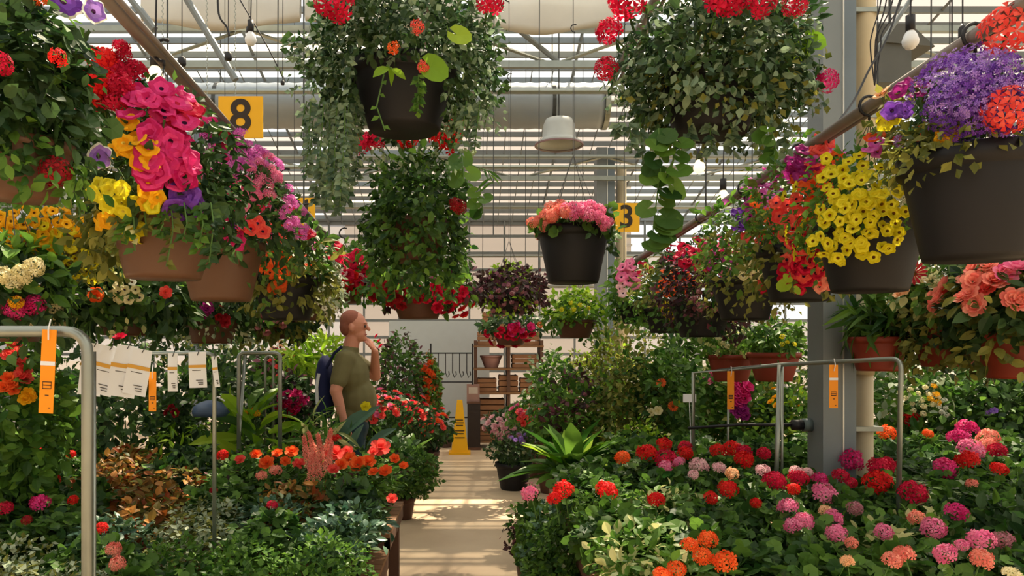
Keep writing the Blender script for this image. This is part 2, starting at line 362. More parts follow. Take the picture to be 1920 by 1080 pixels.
# columns
def hcol(X, Y, wd, h, name='column'):
    t = empty(name, (X, Y, 0), 'grey steel column', 'column'); t['kind'] = 'structure'
    mb = MB(); mb.box((-wd/2, -wd/2, 0), (wd*.08, wd/2, h)); mb.build('shaft', STEEL, t)
    mb = MB(); mb.box((wd*.08, -wd*.42, 0), (wd/2, wd*.42, h)); mb.build('web_plate', solid('bluish_steel', (112, 124, 134), .4, .4, .08, 4), t)
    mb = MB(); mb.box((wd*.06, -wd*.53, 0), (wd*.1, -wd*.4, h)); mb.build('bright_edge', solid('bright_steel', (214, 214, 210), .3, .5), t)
    mb = MB(); mb.box((-wd*.6, -wd*.6, 0), (wd*.6, wd*.6, .02)); mb.build('base_plate', GALV, t)
hcol(2.04, 4.2, .19, 4.95); hcol(2.26, 12.5, .3, 4.9); hcol(-3.9, 10.6, .2, 4.6)
t = empty('downspout', (2.27, 4.3, 0), 'beige round drain pipe strapped beside the grey steel column', 'pipe')
mb = MB(); mb.tube([(0, 0, 0), (0, 0, 1.46)], .052, 20); mb.build('pipe', BEIGE, t, True)
mb = MB(); mb.tube([(0, 0, 2.0), (0, 0, 4.6)], .066, 20); mb.build('upper_pipe', BEIGE, t, True)
mb = MB(); mb.tube([(0, 0, 1.44), (0, 0, 1.58), (0, 0, 2.02)], [.058, .06, .068], 20); mb.build('coupling', BEIGE, t, True)
for z in (1.12, 2.9, 3.5): mb = MB(); mb.box((-.125, -.07, z), (.075, .07, z+.025)); mb.build('strap', GALV, t)
mb = MB(); mb.tube([(2.56, 12.6, 0), (2.56, 12.6, 4.6)], .09, 14); tag(mb.build('downspout', BEIGE, None, True), 'distant beige drain pipe beside the far grey column, behind the 3 sign', 'pipe')
# duct
t = empty('ventilation_duct', (-2.0, 9.0, 4.5), 'large silvery round air duct hung across the house', 'duct')
mb = MB(); N = 90; seg = 20; pts = []; rs = []
for i in range(N+1): pts.append((-3.6+7.2*i/N, 0, 0)); rs.append(.27 if i % 2 else .262)
mb.tube(pts, rs, seg); mb.build('tube', solid('duct_metal', (150, 160, 170), .45, .25, .1, 3), t, True)
for x in (-3, -1, 1, 3): mb = MB(); mb.tube([(x-.02, 0, 0), (x+.02, 0, 0)], .278, 20); mb.tube([(x, 0, .27), (x, -.0, 1.45)], .008, 5); mb.build('hanging_strap', WIRE, t)
mb = MB(); mb.tube([(3.6, 0, 0), (3.66, 0, 0)], .28, 20); mb.build('end_cap', GALV, t)
# folded shade curtain
def curtain(x0, x1, zc, Y, label):
    mb = MB(); V = []; nx = 26; prof = [(-.02, .18), (-.035, .06), (-.05, -.08), (-.02, -.15), (.03, -.08), (.02, .16)]
    for i in range(nx+1):
        u = i/nx; sag = -.09*math.sin(math.pi*u)
        for k, (y, z) in enumerate(prof): V.append((x0+(x1-x0)*u, Y+y+.012*math.sin(9*u+k), zc+sag*(1 if k in (2, 3, 4) else .35)+z+(.012*math.sin(11*u+k*2))))
    n = len(prof); mb.add(V, [(i*n+k, i*n+(k+1) % n, (i+1)*n+(k+1) % n, (i+1)*n+k) for i in range(nx) for k in range(n)])
    tag(mb.build('shade_curtain', solid('shade_cloth', (206, 206, 202), .9, 0, .15, 3), None, True), label, 'curtain')
curtain(-3.4, -1.75, 5.12, 7.75, 'folded grey shade cloth under the roof at upper left')
curtain(0.0, 1.5, 5.08, 7.75, 'folded grey shade cloth under the roof between the two big leafy baskets')
curtain(-1.7, -.1, 5.12, 7.75, 'folded grey shade cloth behind the leafy basket left of middle')

def roofz(Y):
    for (y0, z0), (y1, z1) in zip(PROF[:-1], PROF[1:]):
        if y1 <= Y <= y0: return z0+(z1-z0)*(y0-Y)/(y0-y1)-.05
    return 4.6
# ------------------------------------------------------------------ hanging baskets
def ray_hit(px, py, c, R):
    o = Vector((0, 0, CZ)); d = Vector(((px-PX0)/F0, 1, (PY0-py)/F0))
    oc = Vector(((o.x-c.x)/R[0], (o.y-c.y)/R[1], (o.z-c.z)/R[2])); dd = Vector((d.x/R[0], d.y/R[1], d.z/R[2]))
    A = dd.dot(dd); B = 2*oc.dot(dd); D = B*B-4*A*(oc.dot(oc)-1)
    if D > 0:
        t = (-B-math.sqrt(D))/(2*A); p = o+d*t
    else: p = o+d*(-B/(2*A))
    n = Vector(((p.x-c.x)/R[0]**2, (p.y-c.y)/R[1]**2, (p.z-c.z)/R[2]**2)).normalized()
    return p, n
def pot_mesh(h, rt, rb, seg=28):
    mb = MB(); mb.lathe([(0.001, 0), (rb*.96, 0), (rb, .012), (rt*.97, h*.8), (rt*.97, h*.82), (rt*1.05, h*.83), (rt*1.06, h), (rt*.96, h), (rt*.93, h*.86), (0.001, h*.84)], seg)
    return mb
def vine(parent, pts, tpl, n, size, mat, name='vine'):
    mb = MB(); pts = [Vector(p) for p in pts]; mb.tube(pts, .0025, 5, 1); m = len(pts)-1
    for i in range(n):
        t = (i+.5)/n*m; k = min(int(t), m-1); p = pts[k].lerp(pts[k+1], t-k)
        a = random.random()*6.28; ax = np.array([[math.cos(a), math.sin(a)*.7, -.5]]); nr = np.array([[random.gauss(0, .3), -1+random.gauss(0, .3), .5]])
        leaves_into(mb, tpl, np.array([tuple(p)]), ax, nr, [size*random.uniform(.7, 1.2)], 0)
    return mb.build(name, [mat, STEM], parent)
def basket(label, X, Y, zb, h, rt, potm, fol, blooms, zr, group, vines=(), hook=True, gapf=True, back=.3):
    """fol: (leaf, mat, n, size, (dx,dz from pot rim), (rx,ry,rz)); blooms: (kind, colour, px, py, rx, ry, n, size)"""
    t = empty('hanging_basket', (X, Y, zb), label, 'hanging basket', group); rb = rt*.72
    pot_mesh(h, rt, rb).build('pot', potm, t, True)
    mb = MB(); mats = []; cen = None
    for leaf, mat, n, size, (dx, dz), R in fol:
        if LEAF[mat] not in mats: mats.append(LEAF[mat])
        c = (dx, 0, h+dz)
        if cen is None: cen = Vector((X+dx, Y, zb+h+dz)); R0 = R
        g = (lambda p: ((np.hypot(p[:, 0], p[:, 1]) < rt*1.02) & (p[:, 2] < h*.9) & (p[:, 2] > -.03)) | ((abs(p[:, 0]) < rt*.8) & (p[:, 1] < 0) & (p[:, 2] < h*.75))) if gapf else \
            (lambda p: (np.hypot(p[:, 0], p[:, 1]) < rt*1.02) & (p[:, 2] < h*.9))
        dome(mb, leaf, n, size, c, R, mats.index(LEAF[mat]), gap=g, droop=.35)
    if not gapf:
        dome(mb, fol[-1][0], 420, fol[-1][3]*.9, (0, 0, h*.55), (rt*1.45, rt*1.45, h*.85), len(mats)-1, gap=lambda p: (np.hypot(p[:, 0], p[:, 1]) < rt*1.03), droop=.5)
    for i in range(12):   # stems from the soil into the foliage
        a = random.random()*6.28; mb.tube([(0.3*rt*math.cos(a), .3*rt*math.sin(a), h*.8), (R0[0]*.7*math.cos(a), R0[1]*.7*math.sin(a), h+max(.03, R0[2]*.5*random.random()))], .003, 4, len(mats))
    mb.build('foliage', mats+[STEM], t)
    for kind, col, px, py, rx, ry, n, size in blooms:
        for i in range(n):
            if n == 1: a, b = px, py
            else:
                ang = i*2.39996+px; q = math.sqrt((i+.5)/n); a = px+rx*q*math.cos(ang)+random.gauss(0, rx*.08); b = py+ry*q*math.sin(ang)+random.gauss(0, ry*.08)
            p, nn = ray_hit(a, b, cen, [v*1.12 for v in R0]); nn = (nn+Vector((random.gauss(0, .3), random.gauss(0, .3)-.15, random.gauss(0, .3)+.2))).normalized()
            if n == 1: nn = (nn+(Vector((0, 0, CZ))-p).normalized()*1.3).normalized()
            l = p-Vector((X, Y, zb))+nn*(.025 if n == 1 else 0)+nn*(random.uniform(-.02, .02) if n > 2 else 0); put_bloom(t, kind, col, l, nn, size)
            if n > 2 and random.random() < back: put_bloom(t, kind, col, (l.x, 2*(cen.y-Y)-l.y, l.z), (nn.x, -nn.y, nn.z), size)
    for pts, tpl, n, size, mat in vines: vine(t, [Vector(p)-Vector((X, Y, zb)) for p in pts], tpl, n, size, LEAF[mat])
    if hook:
        mb = MB(); top = zr-zb; hk = top-.06 if top-.06 < h+.55 else h+.45
        for k in range(4):
            a = math.pi/4+k*math.pi/2; mb.tube([(rt*1.03*math.cos(a), rt*1.03*math.sin(a), h*.95), (.0, .0, hk)], .0018, 4)
        cx = [(.0, 0, hk), (0, 0, top-.05)]+[(.036*math.sin(q)*1.0, 0, top-.036*math.cos(q)*-1-.0) if False else (-.036*math.sin(q), 0, top-.036*math.cos(q)) for q in np.linspace(0, 3.6, 8)]
        mb.build('hanger', WIRE, t); mb = MB(); mb.tube(cx[1:], .0055, 7); mb.build('hook', BLACK, t, True)
        mb = MB(); mb.tube(cx[:2], .003, 5); mb.build('hanger_rod', WIRE, t)
    return t
LG, RG, MG = 'baskets hanging along the left pipe', 'baskets hanging along the right pipe', 'baskets hanging over the aisle'
basket('dark leafy geranium basket at the top left corner with white edged purple petunias', -1.05, 1.75, 1.945, .13, .11, TAN,
  [('round', 'dark', 650, .045, (.0, .12), (.145, .18, .22)), ('small', 'mid', 250, .03, (0.02, .2), (.15, .16, .14)), ('ovate', 'dark', 600, .04, (0, .06), (.15, .18, .2))],
  [('picotee', 'purple', 112, 8, 0, 0, 1, .08), ('picotee', 'lilac', 168, 25, 0, 0, 1, .06), ('picotee', 'lilac', 175, 290, 0, 0, 1, .062), ('geranium', 'dred', 102, 318, 0, 0, 1, .075),
   ('geranium', 'crim', -2, 118, 0, 0, 1, .06), ('verbena', 'red', 102, 112, 0, 0, 1, .045), ('verbena', 'orange', 66, 6, 0, 0, 1, .045)],
  lz(1.75), LG, back=0, gapf=False)
basket('tan basket of red and magenta geraniums with yellow petunias, left of the 8 sign', -.99, 2.42, 1.82, .23, .165, TAN,
  [('ovate', 'dark', 900, .045, (-.03, .12), (.25, .25, .26)), ('small', 'geran', 500, .03, (0, .1), (.25, .24, .28)), ('ovate', 'olive', 330, .05, (-.15, -.05), (.13, .2, .18)), ('ovate', 'dark', 300, .05, (.14, .0), (.12, .2, .16)), ('small', 'dark', 160, .04, (0, .0), (.2, .21, .08))],
  [('geranium', 'crim', 152, 172, 30, 25, 3, .13), ('geranium', 'red', 190, 155, 30, 40, 5, .11), ('geranium', 'crim', 225, 140, 25, 45, 5, .09), ('geranium', 'crim', 225, 95, 15, 12, 2, .06), ('petunia', 'mag', 255, 195, 25, 20, 4, .075),
   ('petunia', 'mag', 318, 195, 45, 32, 9, .075), ('petunia', 'crim', 350, 215, 22, 20, 4, .075), ('petunia', 'mag', 285, 255, 20, 12, 3, .07), ('petunia', 'mag', 335, 262, 22, 40, 7, .075), ('petunia', 'mag', 290, 320, 28, 22, 5, .075),
   ('petunia', 'mag', 338, 315, 22, 30, 6, .075), ('petunia', 'purple', 345, 375, 22, 28, 5, .07), ('petunia', 'gold', 236, 232, 8, 8, 2, .055), ('petunia', 'gold', 255, 272, 26, 16, 6, .055), ('petunia', 'gold', 220, 278, 14, 10, 2, .05), ('petunia', 'gold', 272, 300, 20, 20, 5, .055),
   ('petunia', 'yellow', 200, 350, 40, 14, 5, .05), ('petunia', 'gold', 280, 370, 22, 14, 4, .05), ('petunia', 'yellow', 225, 385, 30, 20, 5, .05), ('petunia', 'gold', 195, 410, 12, 18, 2, .055), ('petunia', 'yellow', 250, 440, 8, 26, 4, .05), ('petunia', 'yellow', 285, 392, 6, 6, 1, .05)],
  lz(2.42), LG, back=.15, vines=[([P(x, 380, 2.22), P(x+6, 420, 2.2), P(x-4, y, 2.2)], 'small', int((y-380)/4), .036, m) for x, y, m in ((215, 470, 'olive'), (232, 450, 'mid'), (268, 430, 'olive'), (300, 440, 'geran'), (345, 450, 'geran'), (375, 470, 'mid'), (395, 500, 'dark'))]+[([P(320, 380, 2.22), P(325, 430, 2.2), P(312, 500, 2.2)], 'small', 18, .035, 'olive'), ([P(250, 400, 2.2), P(253, 470, 2.19)], 'small', 8, .04, 'yel')])
basket('pink verbena basket just under the 8 sign', -1.03, 3.1, 1.79, .24, .17, TAN,
  [('ovate', 'dark', 700, .05, (.02, .08), (.29, .26, .25)), ('small', 'geran', 600, .035, (.05, .02), (.28, .26, .3))],
  [('verbena', 'orchid', 420, 268, 45, 22, 12, .07), ('verbena', 'orchid', 440, 300, 70, 35, 16, .06), ('verbena', 'pink', 490, 330, 40, 40, 12, .06), ('verbena', 'orchid', 455, 300, 50, 20, 8, .06), ('verbena', 'mag', 425, 345, 40, 25, 9, .06), ('petunia', 'pink', 440, 372, 40, 20, 6, .06),
   ('verbena', 'orchid', 543, 390, 14, 45, 9, .05), ('petunia', 'mag', 440, 415, 20, 15, 3, .06), ('petunia', 'mag', 438, 448, 10, 12, 2, .07), ('petunia', 'coral', 480, 425, 25, 14, 4, .06), ('calibrachoa', 'white', 395, 345, 12, 12, 3, .04), ('calibrachoa', 'white', 392, 395, 14, 22, 5, .045), ('verbena', 'plum', 395, 255, 20, 10, 3, .05)],
  lz(3.1), LG, vines=[([P(395, 380, 2.9), P(396, 430, 2.88)], 'small', 10, .04, 'silver')])
basket('dark potted basket of red and orange petunias left of the aisle', -.93, 3.8, 1.735, .22, .165, BPOT,
  [('ovate', 'geran', 700, .055, (-.04, .1), (.27, .25, .22)), ('ovate', 'olive', 300, .06, (0, .03), (.26, .24, .2))],
  [('petunia', 'crim', 505, 385, 35, 30, 8, .07), ('petunia', 'coral', 520, 430, 30, 25, 6, .07), ('petunia', 'orange', 515, 500, 25, 25, 6, .065), ('petunia', 'orange', 522, 540, 12, 12, 3, .06), ('petunia', 'coral', 475, 480, 25, 25, 5, .06), ('verbena', 'orchid', 548, 420, 12, 30, 6, .05), ('petunia', 'crim', 575, 440, 10, 8, 2, .06), ('petunia', 'dusk', 440, 520, 30, 20, 5, .055)],
  lz(3.8), LG, gapf=False)
basket('white bacopa basket hanging above the man in the olive shirt', -.975, 4.5, 1.76, .15, .13, BROWN,
  [('small', 'silver', 900, .04, (.03, .05), (.19, .2, .22)), ('small', 'olive', 400, .035, (.0, .0), (.18, .2, .22))],
  [('calibrachoa', 'white', 600, 545, 42, 55, 40, .032), ('petunia', 'crim', 620, 468, 30, 14, 6, .07), ('petunia', 'crim', 640, 492, 20, 12, 3, .06)], lz(4.5), LG, gapf=False)
basket('crimson petunia basket hanging behind the white bacopa basket', -.86, 5.15, 1.9, .17, .15, BROWN,
  [('ovate', 'mid', 500, .055, (.03, .06), (.22, .2, .18))],
  [('petunia', 'crim', 668, 505, 25, 30, 10, .08), ('petunia', 'red', 665, 535, 25, 18, 6, .07), ('petunia', 'pale', 655, 520, 20, 14, 3, .06)], lz(5.15), LG, gapf=False)
# middle
basket('big shaggy green basket in a black pot, hanging high left of middle', -.24, 2.75, 2.395, .23, .185, BPOT,
  [('small', 'dark', 3800, .032, (-.01, .03), (.37, .36, .29)), ('small', 'hazy', 1900, .034, (-.02, .02), (.36, .36, .28)), ('small', 'hazy', 700, .028, (-.02, -.08), (.39, .34, .3)), ('ovate', 'dark', 260, .06, (0, .1), (.28, .3, .26))],
  [('geranium', 'crim', 628, 6, 0, 0, 1, .13), ('geranium', 'crim', 915, 8, 0, 0, 1, .11), ('verbena', 'coral', 782, 50, 0, 0, 1, .06), ('verbena', 'orange', 740, 92, 0, 0, 1, .045), ('verbena', 'coral', 792, 126, 0, 0, 1, .05)],
  3.32, MG, vines=[([P(840, 60, 2.42), P(838, 48, 2.4)], 'heart', 1, .1, 'lime'), ([P(787, 120, 2.4), P(785, 100, 2.37)], 'heart', 1, .095, 'lime'), ([P(735, 130, 2.42), P(725, 122, 2.4)], 'ovate', 3, .07, 'lime'),
    ([P(720, 140, 2.45), P(706, 200, 2.46), P(722, 245, 2.46)], 'small', 5, .03, 'mid'), ([P(785, 140, 2.44), P(783, 210, 2.47)], 'small', 34, .03, 'mid')]+
   [([P(x, 190, Y), P(x-6, y1-40, Y), P(x-10, y1, Y)], 'small', int((y1-190)/3.2), .032, 'hazy') for x, y1, Y in ((583, 330, 2.65), (620, 390, 2.7), (640, 330, 2.72), (660, 380, 2.8), (607, 320, 2.6), (648, 360, 2.55), (675, 340, 2.85), (628, 300, 2.9), (900, 280, 2.65), (920, 230, 2.75), (875, 270, 2.6), (590, 300, 2.7), (612, 340, 2.75), (632, 360, 2.6), (655, 330, 2.65), (575, 260, 2.8), (670, 290, 2.7), (645, 400, 2.75), (600, 380, 2.8), (885, 260, 2.7), (905, 240, 2.75), (860, 250, 2.65))])
basket('long bushy ivy basket topped with red geraniums, hanging below the high left basket', -.265, 3.7, 2.02, .2, .17, BROWN,
  [('ovate', 'geran', 1500, .055, (0, -.01), (.25, .25, .36)), ('ovate', 'mid', 500, .055, (.0, -.16), (.27, .25, .28)), ('small', 'dark', 1200, .04, (0, -.05), (.26, .26, .4))],
  [('geranium', 'crim', 688, 268, 12, 6, 2, .12), ('geranium', 'crim', 714, 265, 0, 0, 1, .11), ('geranium', 'red', 763, 262, 0, 0, 1, .13), ('geranium', 'red', 835, 262, 16, 8, 3, .13), ('geranium', 'red', 852, 245, 0, 0, 1, .11), ('geranium', 'dred', 862, 385, 10, 6, 2, .08)],
  3.32, MG, gapf=False, vines=[([P(865, 280, 3.5), P(870, 330, 3.45)], 'heart', 6, .1, 'mid'), ([P(900, 350, 3.5), P(905, 400, 3.5)], 'heart', 5, .07, 'mid'), ([P(885, 310, 3.5), P(915, 320, 3.5), P(925, 345, 3.5)], 'lance', 7, .08, 'mid'), ([P(630, 330, 3.6), P(620, 380, 3.6)], 'heart', 4, .08, 'mid')]+
   [([P(x, 480, 3.6), P(x+6, 560, 3.6)], 'ovate', 16, .05, 'geran') for x in (700, 735, 770, 800, 840)])
basket('wide basket of dark red begonias low over the aisle, below the ivy basket', -.33, 4.85, 1.78, .16, .18, BROWN,
  [('ovate', 'mid', 800, .06, (.0, .05), (.36, .3, .17)), ('ovate', 'burg', 300, .06, (.05, .05), (.36, .3, .16))],
  [('begonia', 'dred', 740, 550, 50, 25, 12, .07), ('begonia', 'crim', 840, 560, 45, 30, 14, .07), ('begonia', 'red', 870, 575, 25, 18, 6, .06)], 3.32, MG)
basket('big round leafy basket with red geraniums at its rim, hanging high beside the column', .92, 2.85, 2.41, .22, .19, BPOT,
  [('small', 'dark', 2600, .036, (0, .03), (.37, .36, .29)), ('ovate', 'dark', 800, .05, (0, .06), (.36, .36, .27)), ('ovate', 'hazy', 900, .045, (0, -.02), (.35, .37, .25)), ('small', 'hazy', 1100, .036, (0, -.03), (.37, .36, .27)), ('small', 'olive', 500, .034, (.05, -.08), (.36, .34, .27))],
  [('geranium', 'crim', 1178, 8, 0, 0, 1, .15), ('geranium', 'crim', 1147, 66, 0, 0, 1, .1), ('geranium', 'crim', 1140, 132, 0, 0, 1, .09), ('geranium', 'crim', 1365, -2, 22, 6, 2, .13), ('geranium', 'crim', 1425, 10, 0, 0, 1, .11), ('geranium', 'crim', 1488, 15, 0, 0, 1, .1), ('geranium', 'mag', 1545, 152, 0, 0, 1, .1)],
  3.32, MG, gapf=False, vines=[([P(1235, 240, 2.6), P(1238, 320, 2.6), P(1228, 400, 2.62), P(1222, 455, 2.62)], 'heart', 16, .095, 'geran'), ([P(1265, 240, 2.6), P(1262, 300, 2.6), P(1250, 340, 2.6)], 'heart', 9, .085, 'mid'),
    ([P(1440, 230, 2.6), P(1455, 270, 2.6), P(1450, 300, 2.6)], 'heart', 7, .07, 'mid'), ([P(1500, 60, 2.7), P(1515, 75, 2.68), P(1510, 100, 2.68)], 'heart', 4, .08, 'lime')]+
   [([P(x, 230, 2.72), P(x+5, y1, 2.72)], 'small', 20, .04, 'hazy') for x, y1 in ((1180, 280), (1200, 300), (1290, 275), (1330, 285), (1370, 270), (1420, 285), (1470, 290), (1160, 250))])
basket('pink and coral geranium basket in a deep dark pot left of the 3 sign', .64, 4.6, 1.99, .34, .215, BPOT,
  [('round', 'geran', 420, .06, (0, .0), (.25, .25, .12)), ('ovate', 'dark', 250, .05, (.04, -.08), (.24, .24, .14))],
  [('geranium', 'salmon', 1040, 398, 28, 14, 7, .09), ('geranium', 'pink', 1100, 398, 36, 14, 10, .095), ('geranium', 'pink', 1130, 415, 14, 12, 4, .08), ('geranium', 'salmon', 1010, 418, 14, 10, 3, .08)], 4.55, MG)
basket('burgundy leaved basket hanging over the middle of the aisle', .33, 6.2, 1.87, .16, .2, BPOT,
  [('small', 'burg', 1500, .055, (0, .03), (.31, .3, .2)), ('small', 'lime', 140, .05, (.0, .16), (.18, .18, .1))],
  [('verbena', 'dusk', 955, 565, 60, 35, 16, .05)], 4.5, MG, gapf=False)
basket('yellow green foliage basket hanging low behind the pink geranium basket', .96, 6.8, 1.68, .16, .19, BROWN,
  [('small', 'lime', 500, .06, (0, .1), (.27, .27, .2)), ('ovate', 'mid', 500, .07, (0, .0), (.3, .28, .22))], [('daisy', 'orange', 1015, 607, 0, 0, 1, .06), ('verbena', 'yellow', 1080, 575, 30, 10, 5, .05)], 4.5, MG)
basket('crimson flowered basket hanging low above the brown shelving', .46, 8.3, 1.62, .16, .2, BROWN,
  [('ovate', 'dark', 500, .08, (0, .05), (.34, .3, .16))], [('begonia', 'crim', 955, 632, 45, 18, 14, .1), ('begonia', 'mag', 975, 615, 30, 10, 5, .09)], 4.6, MG)
# right row
basket('nearest right basket, purple lobelia with big red geraniums in a black pot', 1.457, 2.15, 1.85, .3, .19, BPOT,
  [('small', 'dark', 900, .03, (.0, .1), (.17, .19, .15)), ('small', 'olive', 500, .035, (-.1, -.02), (.14, .2, .12))],
  [('lobelia', 'lilac', 1830, 165, 85, 60, 40, .065), ('lobelia', 'purple', 1830, 190, 95, 80, 42, .065), ('geranium', 'coral', 1888, 62, 0, 0, 1, .14), ('geranium', 'coral', 1886, 205, 0, 0, 1, .135),
   ('petunia', 'gold', 1770, 265, 22, 18, 5, .045), ('petunia', 'gold', 1860, 322, 45, 18, 7, .045)], rz_(2.15), RG, back=.1)
basket('round yellow calibrachoa basket in a black pot, second along the right pipe', 1.457, 2.72, 1.80, .26, .18, BPOT,
  [('small', 'mid', 1000, .035, (-.03, .02), (.235, .26, .28)), ('small', 'olive', 500, .032, (.05, .0), (.24, .24, .24))],
  [('calibrachoa', 'yellow', 1605, 345, 75, 55, 34, .04), ('calibrachoa', 'yellow', 1610, 420, 88, 68, 50, .04), ('calibrachoa', 'yellow', 1560, 470, 22, 30, 6, .04),
   ('verbena', 'white', 1690, 350, 32, 28, 7, .055), ('calibrachoa', 'salmon', 1728, 305, 25, 22, 6, .045), ('petunia', 'orchid', 1640, 283, 14, 12, 3, .05), ('petunia', 'yellow', 1664, 222, 8, 8, 1, .06), ('calibrachoa', 'orange', 1660, 262, 30, 20, 7, .045), ('calibrachoa', 'coral', 1705, 275, 30, 20, 7, .042)],
  rz_(2.72), RG, back=.1, vines=[([P(1745, 430, 2.55), P(1748, 465, 2.55)], 'small', 6, .04, 'yel')])
basket('mixed violet and peach petunias spilling high between the yellow basket and the column', 1.52, 2.42, 2.12, .13, .12, BPOT,
  [('small', 'olive', 400, .035, (-.05, .08), (.15, .14, .12))],
  [('petunia', 'plum', 1690, 160, 12, 12, 2, .055), ('petunia', 'plum', 1732, 165, 16, 14, 3, .05), ('petunia', 'purple', 1688, 205, 18, 12, 3, .055), ('petunia', 'peach', 1655, 175, 12, 8, 2, .045), ('petunia', 'yellow', 1668, 228, 12, 10, 2, .05), ('petunia', 'orange', 1745, 250, 16, 12, 3, .045)], rz_(2.42), RG, back=0)
basket('coral red calibrachoa basket, third along the right pipe', 1.457, 3.3, 1.80, .24, .17, BPOT,
  [('small', 'mid', 900, .04, (0, .1), (.26, .26, .36)), ('ovate', 'olive', 300, .05, (0, .05), (.26, .26, .3))],
  [('petunia', 'coral', 1545, 330, 32, 50, 12, .065), ('petunia', 'orange', 1520, 350, 32, 35, 9, .065), ('petunia', 'coral', 1545, 275, 20, 25, 5, .06), ('calibrachoa', 'coral', 1518, 455, 48, 75, 34, .052), ('calibrachoa', 'crim', 1525, 480, 44, 60, 22, .052),
   ('petunia', 'plum', 1500, 310, 28, 32, 10, .06), ('petunia', 'orchid', 1560, 290, 20, 20, 4, .05), ('petunia', 'salmon', 1560, 530, 30, 15, 4, .055), ('petunia', 'coral', 1480, 400, 28, 36, 9, .06), ('petunia', 'crim', 1495, 520, 30, 24, 8, .06)],
  rz_(3.3), RG, back=.1, gapf=False, vines=[([P(1480, 510, 3.05), P(1488, 545, 3.05)], 'heart', 3, .06, 'lime')])
basket('purple and orange petunia basket, fourth along the right pipe', 1.457, 3.95, 1.74, .22, .17, BPOT,
  [('ovate', 'mid', 650, .05, (0, .14), (.27, .25, .34)), ('small', 'olive', 600, .04, (0, .05), (.27, .25, .3))],
  [('petunia', 'orchid', 1425, 355, 26, 34, 10, .07), ('petunia', 'plum', 1450, 335, 30, 24, 10, .07), ('petunia', 'purple', 1388, 412, 14, 16, 4, .07), ('petunia', 'plum', 1415, 395, 20, 20, 5, .06), ('calibrachoa', 'orange', 1435, 405, 28, 14, 8, .05), ('petunia', 'coral', 1435, 435, 34, 22, 9, .06), ('petunia', 'crim', 1470, 420, 26, 40, 8, .06), ('calibrachoa', 'cream', 1420, 510, 35, 25, 12, .045), ('calibrachoa', 'yellow', 1455, 520, 20, 20, 5, .045)], rz_(3.95), RG, back=.1, gapf=False)
basket('magenta topped basket with dusky burgundy trailing leaves, fifth along the right pipe', 1.46, 4.7, 1.66, .2, .18, BPOT,
  [('small', 'burg', 1300, .045, (.05, .08), (.34, .28, .32)), ('ovate', 'dark', 350, .05, (0, .18), (.3, .26, .26)), ('small', 'burg', 300, .045, (.05, .0), (.3, .26, .2))],
  [('petunia', 'mag', 1342, 465, 28, 22, 13, .075), ('petunia', 'plum', 1350, 490, 25, 15, 5, .06), ('petunia', 'crim', 1305, 480, 32, 24, 11, .07), ('petunia', 'pink', 1370, 490, 24, 26, 7, .065), ('verbena', 'dusk', 1350, 560, 60, 35, 22, .045), ('verbena', 'orchid', 1440, 590, 20, 8, 3, .04)], rz_(4.7), RG, back=.1, gapf=False)
basket('pink and golden flowered basket, sixth along the right pipe', 1.457, 5.5, 1.70, .19, .17, BPOT,
  [('ovate', 'olive', 500, .06, (0, .1), (.26, .25, .26)), ('small', 'mid', 400, .05, (.0, .02), (.26, .25, .22))],
  [('petunia', 'crim', 1270, 470, 28, 20, 12, .085), ('petunia', 'pink', 1282, 488, 20, 18, 6, .08), ('calibrachoa', 'orange', 1270, 530, 30, 32, 20, .07), ('calibrachoa', 'yellow', 1260, 580, 18, 18, 10, .06)], rz_(5.5), RG, back=.1, gapf=False)
basket('pink flowered basket at the far end of the right pipe', 1.457, 6.5, 1.80, .18, .16, BPOT,
  [('ovate', 'mid', 500, .07, (0, .1), (.28, .25, .28))],
  [('petunia', 'pink', 1178, 512, 20, 25, 8, .1), ('petunia', 'crim', 1210, 505, 20, 10, 4, .08), ('petunia', 'pale', 1165, 540, 10, 14, 3, .08)], rz_(6.5), RG, back=.1, gapf=False)
# right lower row
RL = 'low baskets at the right side'
basket('terracotta bowl of strappy leaves hanging in front of the grey column and beige pipe', 2.15, 3.93, 1.473, .178, .145, TERRA,
  [('lance', 'geran', 160, .16, (0, .06), (.11, .12, .12)), ('lance', 'mid', 80, .15, (.0, .14), (.1, .1, .1)), ('small', 'yel', 200, .045, (.15, .08), (.07, .1, .18))], [], roofz(3.93), RL)
basket('wide terracotta trough basket of mixed green foliage just left of the column', 2.12, 5.2, 1.36, .2, .17, TERRA,
  [('ovate', 'mid', 420, .06, (0, .08), (.2, .2, .15)), ('lance', 'geran', 60, .14, (0, .06), (.12, .12, .1))], [('verbena', 'yellow', 1470, 640, 25, 10, 4, .04)], 2.2, RL)
basket('terracotta bowl basket with pale leaves, leftmost of the low terracotta baskets', 1.98, 5.65, 1.34, .2, .17, TERRA,
  [('ovate', 'yel', 420, .06, (0, .08), (.22, .2, .15)), ('small', 'mid', 250, .05, (0, .08), (.22, .2, .15))], [('verbena', 'cream', 1360, 640, 15, 12, 4, .05)], 2.2, RL)
basket('bushy yellow green begonia basket with a red daisy, below the big black pots', 2.38, 3.72, 1.5, .2, .16, TERRA,
  [('ovate', 'yel', 700, .06, (-.04, .14), (.25, .25, .22)), ('ovate', 'dark', 800, .07, (.02, .0), (.22, .24, .3)), ('small', 'olive', 300, .05, (-.1, -.04), (.12, .2, .3))],
  [('daisy', 'dred', 1712, 515, 0, 0, 1, .13), ('begonia', 'salmon', 1763, 560, 12, 16, 3, .09), ('begonia', 'peach', 1690, 545, 16, 12, 3, .05), ('verbena', 'cream', 1740, 520, 30, 15, 5, .04)], 2.2, RL, gapf=False)
